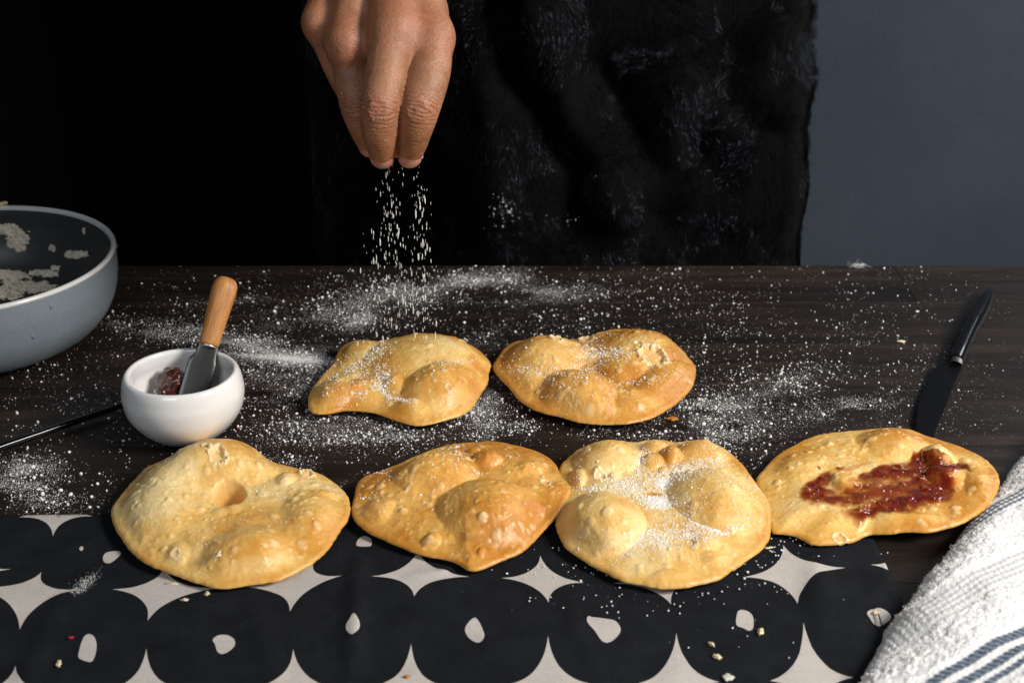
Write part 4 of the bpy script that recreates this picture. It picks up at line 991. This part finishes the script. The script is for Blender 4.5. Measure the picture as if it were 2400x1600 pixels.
# ------------------------------------------------------------------ sugar: loose grains nobody could count
def template(kind):
    bm = bmesh.new()
    if kind == 'big': bmesh.ops.create_icosphere(bm, subdivisions=1, radius=1)
    bm.verts.ensure_lookup_table()
    if kind == 'big': V = np.array([v.co[:] for v in bm.verts]); F = np.array([[v.index for v in f.verts] for f in bm.faces])
    else: V = np.array([(1,0,0),(0,1,0),(-1,0,0),(0,-1,0),(0,0,1),(0,0,-1)], float); F = np.array([(0,1,4),(1,2,4),(2,3,4),(3,0,4),(1,0,5),(2,1,5),(3,2,5),(0,3,5)])
    bm.free(); return V, F
TB, TF = template('big'), template('fine'); TF = (TF[0][:5], TF[1][:4])
def grains(name, P, R, tpl, seed, stretch=None, **props):
    rng = np.random.default_rng(seed); V0, F0 = tpl; K = len(P)
    an = rng.uniform(0, 2*math.pi, K); ax = rng.uniform(.75, 1.3, (K, 3))*np.asarray(R)[:, None]
    if stretch is not None: ax = ax*stretch
    L = V0[None]*(1+.22*rng.uniform(-1, 1, (K, len(V0), 1)))*ax[:, None]
    if stretch is None:
        c, s = np.cos(an)[:, None], np.sin(an)[:, None]; X = L[..., 0]*c-L[..., 1]*s; Y = L[..., 0]*s+L[..., 1]*c; L = np.stack([X, Y, L[..., 2]], -1)
    V = (L+np.asarray(P)[:, None]).reshape(-1, 3); F = (F0[None]+(np.arange(K)*len(V0))[:, None, None]).reshape(-1, 3)
    org = np.asarray(P).mean(0)*[1, 1, 0]
    o = obj(name, mesh_np(name, V-org, F, M['sugar'], False), kind='stuff', **props); o.location = org; return o
def mixture(blobs, seed):
    rng = np.random.default_rng(seed); out = []
    for cx, cy, sx, sy, rot, n in blobs:
        g = rng.normal(size=(n, 2))*[sx, sy]; a = math.radians(rot); out.append(np.stack([cx+g[:, 0]*math.cos(a)-g[:, 1]*math.sin(a), cy+g[:, 0]*math.sin(a)+g[:, 1]*math.cos(a)], -1))
    return np.vstack(out)
CL_Y = T(0, 1217)[1]
bigs = [(1080,800,330,110,0,1500),(1150,660,210,28,4,480),(830,715,120,26,-14,420),(1000,680,150,30,-4,420),(380,775,110,14,8,260),(560,800,90,18,6,320),(680,842,80,12,3,200),(700,900,110,60,-10,620),(820,1010,120,50,-4,800),(960,1000,140,30,0,480),(1150,1000,160,24,0,520),(1270,900,110,70,0,300),(1690,975,70,34,-6,620),(1640,1010,90,40,0,420),(1850,905,80,30,-12,240),(1780,880,170,70,-6,620),(1700,780,200,80,0,420),(1900,760,220,90,0,200),(1800,690,240,60,0,150),(1640,1080,110,40,0,240),(1900,1000,150,40,0,110),(2150,900,130,120,0,70),(2200,800,150,150,0,40),(170,860,130,50,0,170),(130,960,150,50,0,170),(60,1110,55,28,-8,210),(110,1170,80,25,0,130),(250,1080,130,60,0,70),(700,1060,90,50,0,260),(420,700,140,50,0,60),(1290,640,260,14,0,110),(120,1010,120,40,0,70),(600,745,60,30,0,60),(500,1010,120,50,0,60),(620,960,60,60,0,160),(1380,720,60,20,0,90),(1130,900,30,60,0,220),(2050,1020,150,30,0,30)]
fines = [(1080,820,380,130,0,3600),(560,800,110,16,6,1500),(690,842,90,11,3,1700),(400,775,120,14,8,900),(760,740,110,24,-16,1300),(900,705,60,14,-8,900),(1040,672,90,18,-6,1800),(1150,655,110,14,4,1500),(1270,690,70,12,6,700),(845,752,26,10,-20,700),(700,900,90,40,-8,1500),(820,1000,130,36,-6,1800),(960,1005,60,14,-20,900),(1140,930,26,70,10,1300),(1110,870,20,50,0,500),(1690,975,60,30,-8,2200),(1640,1000,120,40,0,1200),(1850,905,60,16,-14,800),(1990,950,60,14,-4,500),(1900,985,130,30,0,500),(60,1115,46,20,-10,1500),(20,1100,26,16,0,500),(110,1165,80,24,0,600),(200,920,160,60,0,500),(1880,830,260,120,0,900),(2200,950,150,150,0,500),(1500,640,500,16,0,400),(700,1100,90,40,0,500),(1180,990,140,16,0,600),(1300,690,60,12,0,500),(600,690,70,10,-8,500)]
def streak(p):                                # patchy clumping of the powder
    n = fbm(np.stack([p[:, 0]*.010, p[:, 1]*.035, 0*p[:, 0]], -1), 3, 77); return n
pb = mixture([(*q[:5], int(q[5]*1.3)) for q in bigs], 1); pf = mixture([(*q[:5], int(q[5]*3.0)) for q in fines], 2)
rng = np.random.default_rng(4)
pb = pb[rng.random(len(pb)) < .55+.75*streak(pb)]; pf = pf[rng.random(len(pf)) < .5+1.1*streak(pf)]
clz = (mixture([(205,1366,24,7,-32,0),(1400,1340,60,40,0,26),(1360,1290,40,22,0,24),(1560,1420,140,20,0,26),(1840,1270,60,24,0,36),(1800,1330,50,40,0,26),(1900,1330,100,50,0,20),(1250,1370,60,26,0,10),(1700,1480,160,60,0,16),(1760,1290,26,18,0,22)], 8))
def on_table(p):
    P = T(p[:, 0], p[:, 1]); ok = (P[:, 1] < TY1-.002) & (P[:, 1] > CL_Y+.002); return P[ok]
P = on_table(pb); R = np.random.default_rng(3).lognormal(math.log(.00031), .52, len(P)); P[:, 2] = R*.55
grains('sugar_grains', P, np.clip(R, .0002, .0011), TB, 5, label='loose white sugar grains scattered over the dark table')
P = on_table(pf); R = np.random.default_rng(6).lognormal(math.log(.00016), .3, len(P)); P[:, 2] = R*.5
grains('sugar_dust', P, R, TF, 6, label='fine white flour and sugar dust streaked over the dark table')
P = T(clz[:, 0], clz[:, 1], CLZ); P[:, 2] = .0024; R = np.random.default_rng(7).lognormal(math.log(.00042), .3, len(P))
grains('sugar_grains', P, R, TB, 7, label='sparse sugar grains on the printed black cloth')
cd = mixture([(200,1368,20,7,-34,420),(188,1385,6,4,0,60),(1460,1400,200,60,0,60),(1690,1330,80,50,0,60)], 14)
P = T(cd[:, 0], cd[:, 1], CLZ); P[:, 2] = .0021; grains('flour_smudge', P, np.random.default_rng(12).lognormal(math.log(.00014), .3, len(P)), TF, 13, label='faint white flour smudge on the black cloth')
fm = mixture([(590,803,95,8,6,9000),(690,842,62,8,3,9000),(330,772,100,9,8,4000),(1040,668,80,9,-6,4500),(1190,652,90,9,4,4000),(740,738,100,12,-15,4500),(880,708,60,7,-8,2500),(820,1000,110,26,-6,8000),(1690,975,60,24,-8,8000),(1140,930,22,60,10,4000),(690,880,60,22,-8,6000),(1860,905,50,10,-12,3000),(60,1112,40,16,-10,3000),(1080,830,420,120,0,14000),(1280,690,60,10,5,3000)], 21)
fm = fm[np.random.default_rng(22).random(len(fm)) < .45+1.3*fbm(np.stack([fm[:, 0]*.014, fm[:, 1]*.06, 0*fm[:, 0]], -1), 4, 91)]
fm = np.vstack([fm, mixture([(655,838,55,3.5,4,9000),(600,816,60,5,13,6000)], 27)]); P = on_table(fm); P[:, 2] = .00005; grains('flour_film', P, np.random.default_rng(23).lognormal(math.log(.000085), .3, len(P)), TF, 24, label='soft smears of white flour dust on the dark table')
# clumps of powder on the table
ck = mixture([(1120,650,90,10,0,14),(740,705,40,8,-10,8),(600,685,40,5,0,3),(690,875,30,10,0,8),(60,1110,30,14,0,8),(180,1155,60,12,0,6),(1690,985,40,14,0,8),(850,752,12,4,0,5),(960,1010,20,6,0,5),(1870,905,30,6,0,4)], 12)
P = on_table(ck); R = np.random.default_rng(8).uniform(.0005, .0012, len(P)); P[:, 2] = R*.3
grains('sugar_clumps', P, R, TB, 8, label='small lumps of caked white powder on the table')

def bread_sugar(b, blobs, seed, label, r0=.00036, valley=True):
    z = mixture(blobs, seed); q = zc(z, b.org, b.s); P = T(q[:, 0], q[:, 1], np.full(len(q), .014)); 
    for _ in range(5): P = T(q[:, 0], q[:, 1], b.field(P[:, 0], P[:, 1]))
    ok = b.inside(P[:, 0], P[:, 1]) > .0015; P = P[ok]
    R = np.random.default_rng(seed).lognormal(math.log(r0), .3, len(P)); P = P.copy(); P[:, 2] = b.field(P[:, 0], P[:, 1])+R*.35
    grains('sugar_grains', P, R, TB, seed, label=label)
bread_sugar(b5, [(300,330,110,60,-20,330),(380,255,80,14,-30,110),(470,370,26,50,0,330),(560,470,60,8,8,90),(870,260,60,8,-4,70),(450,170,30,30,0,50),(700,300,160,120,0,50),(380,410,60,24,0,80),(620,480,40,6,10,40)], 101, 'sugar grains on the golden bread under the hand', .00034)
bread_sugar(b6, [(1660,205,60,30,10,230),(1780,215,80,22,0,160),(1380,290,160,36,4,150),(1480,330,90,60,0,110),(1650,300,80,30,20,120),(2000,360,120,20,-10,60),(1250,280,60,40,0,40),(1700,120,160,30,0,70),(1830,420,60,50,0,40),(1600,380,60,50,0,40),(2080,330,60,40,0,20)], 102, 'sugar grains on the browner bread behind', .00036)
bread_sugar(b3, [(1010,690,80,34,10,800),(760,560,150,50,20,700),(860,330,30,90,5,330),(1070,530,40,30,0,350),(1130,440,150,40,-12,520),(1400,360,160,40,-14,480),(1300,960,180,60,-8,700),(960,1020,110,50,0,480),(1600,960,180,40,-12,330),(1250,800,150,90,0,260),(450,570,120,20,4,180),(1000,1150,300,80,0,220),(1200,250,300,100,0,220),(1800,560,160,100,40,140),(1800,830,60,40,0,60),(500,270,200,80,0,60),(300,450,80,80,0,60),(1600,620,200,140,0,90)], 103, 'thick sugar dusting on the bubbly bread of the front row', .00028)
bread_sugar(b2, [(1130,260,90,30,10,50),(1050,200,120,24,0,30),(1350,450,40,20,0,16),(420,470,100,26,0,26),(700,600,300,120,0,24),(1700,330,200,60,0,12),(1080,350,40,20,0,10),(300,690,80,20,0,10)], 104, 'few sugar grains on the browned bread', .00034)
bread_sugar(b1, [(1500,600,80,10,10,10),(1750,560,200,40,0,10),(1500,900,200,80,0,6),(2120,600,50,30,0,6),(900,1100,300,120,0,6)], 105, 'few sugar grains on the pale bread with the hole', .00034)
# sugar caught in the fur and on the fingers
def on_fur():
    q = mixture([(1175,482,17,12,20,46),(1200,495,8,10,0,22),(1320,515,24,8,0,12),(1190,520,34,12,0,14)], 15); d = np.full(len(q), 1.18); out = []
    for (px, py) in q:
        r = rays(px, py); t = np.linspace(1.15, 1.5, 500); P = np.array([0, 0, CAM_H])+r*t[:, None]
        uu = np.clip((P[:, 0]+.20)/.445*239, 0, 239).astype(int); vv = np.clip((P[:, 2]+.28)/1.02*199, 0, 199).astype(int); k = np.argmax(P[:, 1] > GP[uu, vv, 1]-.007); out.append(P[k])
    grains('sugar_grains', np.array(out), np.random.default_rng(5).lognormal(math.log(.0003), .6, len(out)), TB, 9, label='white sugar caught on the black fur garment')
on_fur()
rng = np.random.default_rng(31); cand = np.where((HN[:, 2] < -.2) & (HW[:, 2] < .235))[0]; pick = rng.choice(cand, 46, replace=False)
tipw = np.array([C2W(*JT['index'][4][:3]), C2W(*JT['middle'][4][:3])])
grains('sugar_grains', HW[pick]+HNW[pick]*.0001, rng.uniform(.00016, .00036, 46), TB, 10, label='tiny sugar grains stuck to the fingertips')
# falling sugar between fingertips and the bread
def falling():
    rng = np.random.default_rng(17); out = []; R = []
    for k in range(460):
        right = rng.random() < .42; t = rng.random()**.8
        px = (986+rng.normal()*(7+22*t)-6*t) if right else (914+rng.normal()*(11+30*t)-16*t)
        py = (352+rng.random()*20 if right else 372)+t*(520 if not right else 480)
        dep = .905+.105*t+rng.normal()*.008
        out.append(D(px, py, dep)); R.append(min(.0005, float(rng.lognormal(math.log(.00019), .42)))*(1+.25*t))
    out = np.array(out); keep = out[:, 2] > .030
    grains('falling_sugar', out[keep], np.array(R)[keep], TB, 18, stretch=np.array([.85, .85, 6.0]), label='white sugar crystals falling from the fingertips')
falling()

# ------------------------------------------------------------------ crumbs, flakes and lint, each a thing of its own
def crumb(px, py, size, mat, label, seed, z=CLZ+.0008, flat=.55, elong=1.5, rot=0.0, name='crumb', cat='crumb'):
    size *= .78; p = T(px, py, z); rng = np.random.default_rng(seed)
    bm = bmesh.new(); bmesh.ops.create_icosphere(bm, subdivisions=3, radius=1); c, s = math.cos(rot), math.sin(rot)
    for v in bm.verts:
        n = fbm(np.array(v.co)*1.9+seed, 4, seed); k = 1+1.05*float(n); x, y, zz = v.co.x*k*elong*size, v.co.y*k*size, v.co.z*k*size*flat
        v.co = (x*c-y*s, x*s+y*c, max(zz, -size*.25)+size*.25)
    me = bpy.data.meshes.new(name); bm.to_mesh(me); bm.free(); me.materials.append(mat)
    for f in me.polygons: f.use_smooth = True
    o = obj(name, me, label=label, category=cat, group='crumbs and flakes fallen around the breads'); o.location = p; return o
crumb(1783, 1481, .0019, M['crumb'], 'hooked yellow crumb right of the cream dot near the towel', 1, elong=1.8, rot=1.2)
crumb(1667, 1509, .0016, M['crumb'], 'pale seed shaped crumb on the black cloth, upper of a pair', 2, elong=1.7, rot=2.1)
crumb(1680, 1538, .0019, M['crumb'], 'lumpy pale crumb on the black cloth, lower of a pair', 3, elong=1.5, rot=2.4)
crumb(1707, 1588, .0030, M['flake'], 'translucent greenish flake at the bottom edge of the cloth', 4, flat=.18, elong=1.2)
crumb(1801, 1284, .0014, M['crumb'], 'thin tan crumb beside the sugared bread above a cream diamond', 5, elong=2.4, rot=.2, flat=.4)
crumb(2052, 1436, .0017, M['crumb'], 'yellow crumb lying on the last cream dot by the hem', 6, elong=1.4)
crumb(138, 1554, .0014, M['crumb'], 'pale seed shaped crumb at the lower left of the cloth', 7, elong=2, rot=2.0)
crumb(485, 1391, .0018, M['crumb'], 'creamy wedge shaped crumb below the pale bread', 8, elong=1.1)
crumb(432, 1406, .0014, M['crumb'], 'tiny double crumb left of the wedge shaped crumb', 9, elong=1.9)
crumb(405, 1368, .0015, M['crumb'], 'golden smeared crumbs on the cream diamond below the pale bread', 10, elong=2.6, flat=.35)
crumb(1575, 983, .0028, M['crust'], 'orange triangular crust flake beside the browner back bread', 11, z=.0004, flat=.4, elong=1.4)
crumb(2112, 800, .0017, M['crumb'], 'tan flat flake on the dark table left of the black knife', 12, z=.0004, flat=.35, elong=2.1)
crumb(290, 1033, .0014, M['flake'], 'pale ring shaped flake on the table left of the pale bread', 13, z=.0004, flat=.5, elong=1.1)
crumb(820, 1410, .0009, M['crumb'], 'small golden crumb on the cloth under the browned bread', 14)
crumb(954, 1585, .0013, M['crust'], 'orange speck on a cream diamond at the bottom edge', 15)
crumb(165, 1494, .0012, M['red'], 'red speck on the black cloth at the left', 16)
crumb(560, 1004, .0012, M['red'], 'red speck on the table right of the white bowl', 17, z=.0003)
zb = b1.field(*[np.array([v]) for v in T(512, 1296, .012)[:2]])[0]
crumb(511, 1300, .0018, M['crumb'], 'two joined crumbs stuck on the front of the pale bread', 18, z=float(zb)+.0004, elong=1.9, rot=1.4)
def lint():
    c = T(2008, 622, .0)+[0, -.004, .0015]; rng = np.random.default_rng(23); pts = []
    for k in range(90):
        a = rng.normal(size=3)*[.0030, .001, .0010]; d = rng.normal(size=3)*[.0030, .0012, .0012]
        e = rng.normal(size=3)*.0012; q = np.stack([a, a+d*.5+e, a+d]); q[:, 2] = np.maximum(q[:, 2], -.0022); pts.append(q)
    o = empty('lint_tuft', c, 'small white tuft of lint on the back edge of the table', 'lint')
    s = strands('fibres', np.array(pts), .00007, M['terry_loop'], o)
lint()
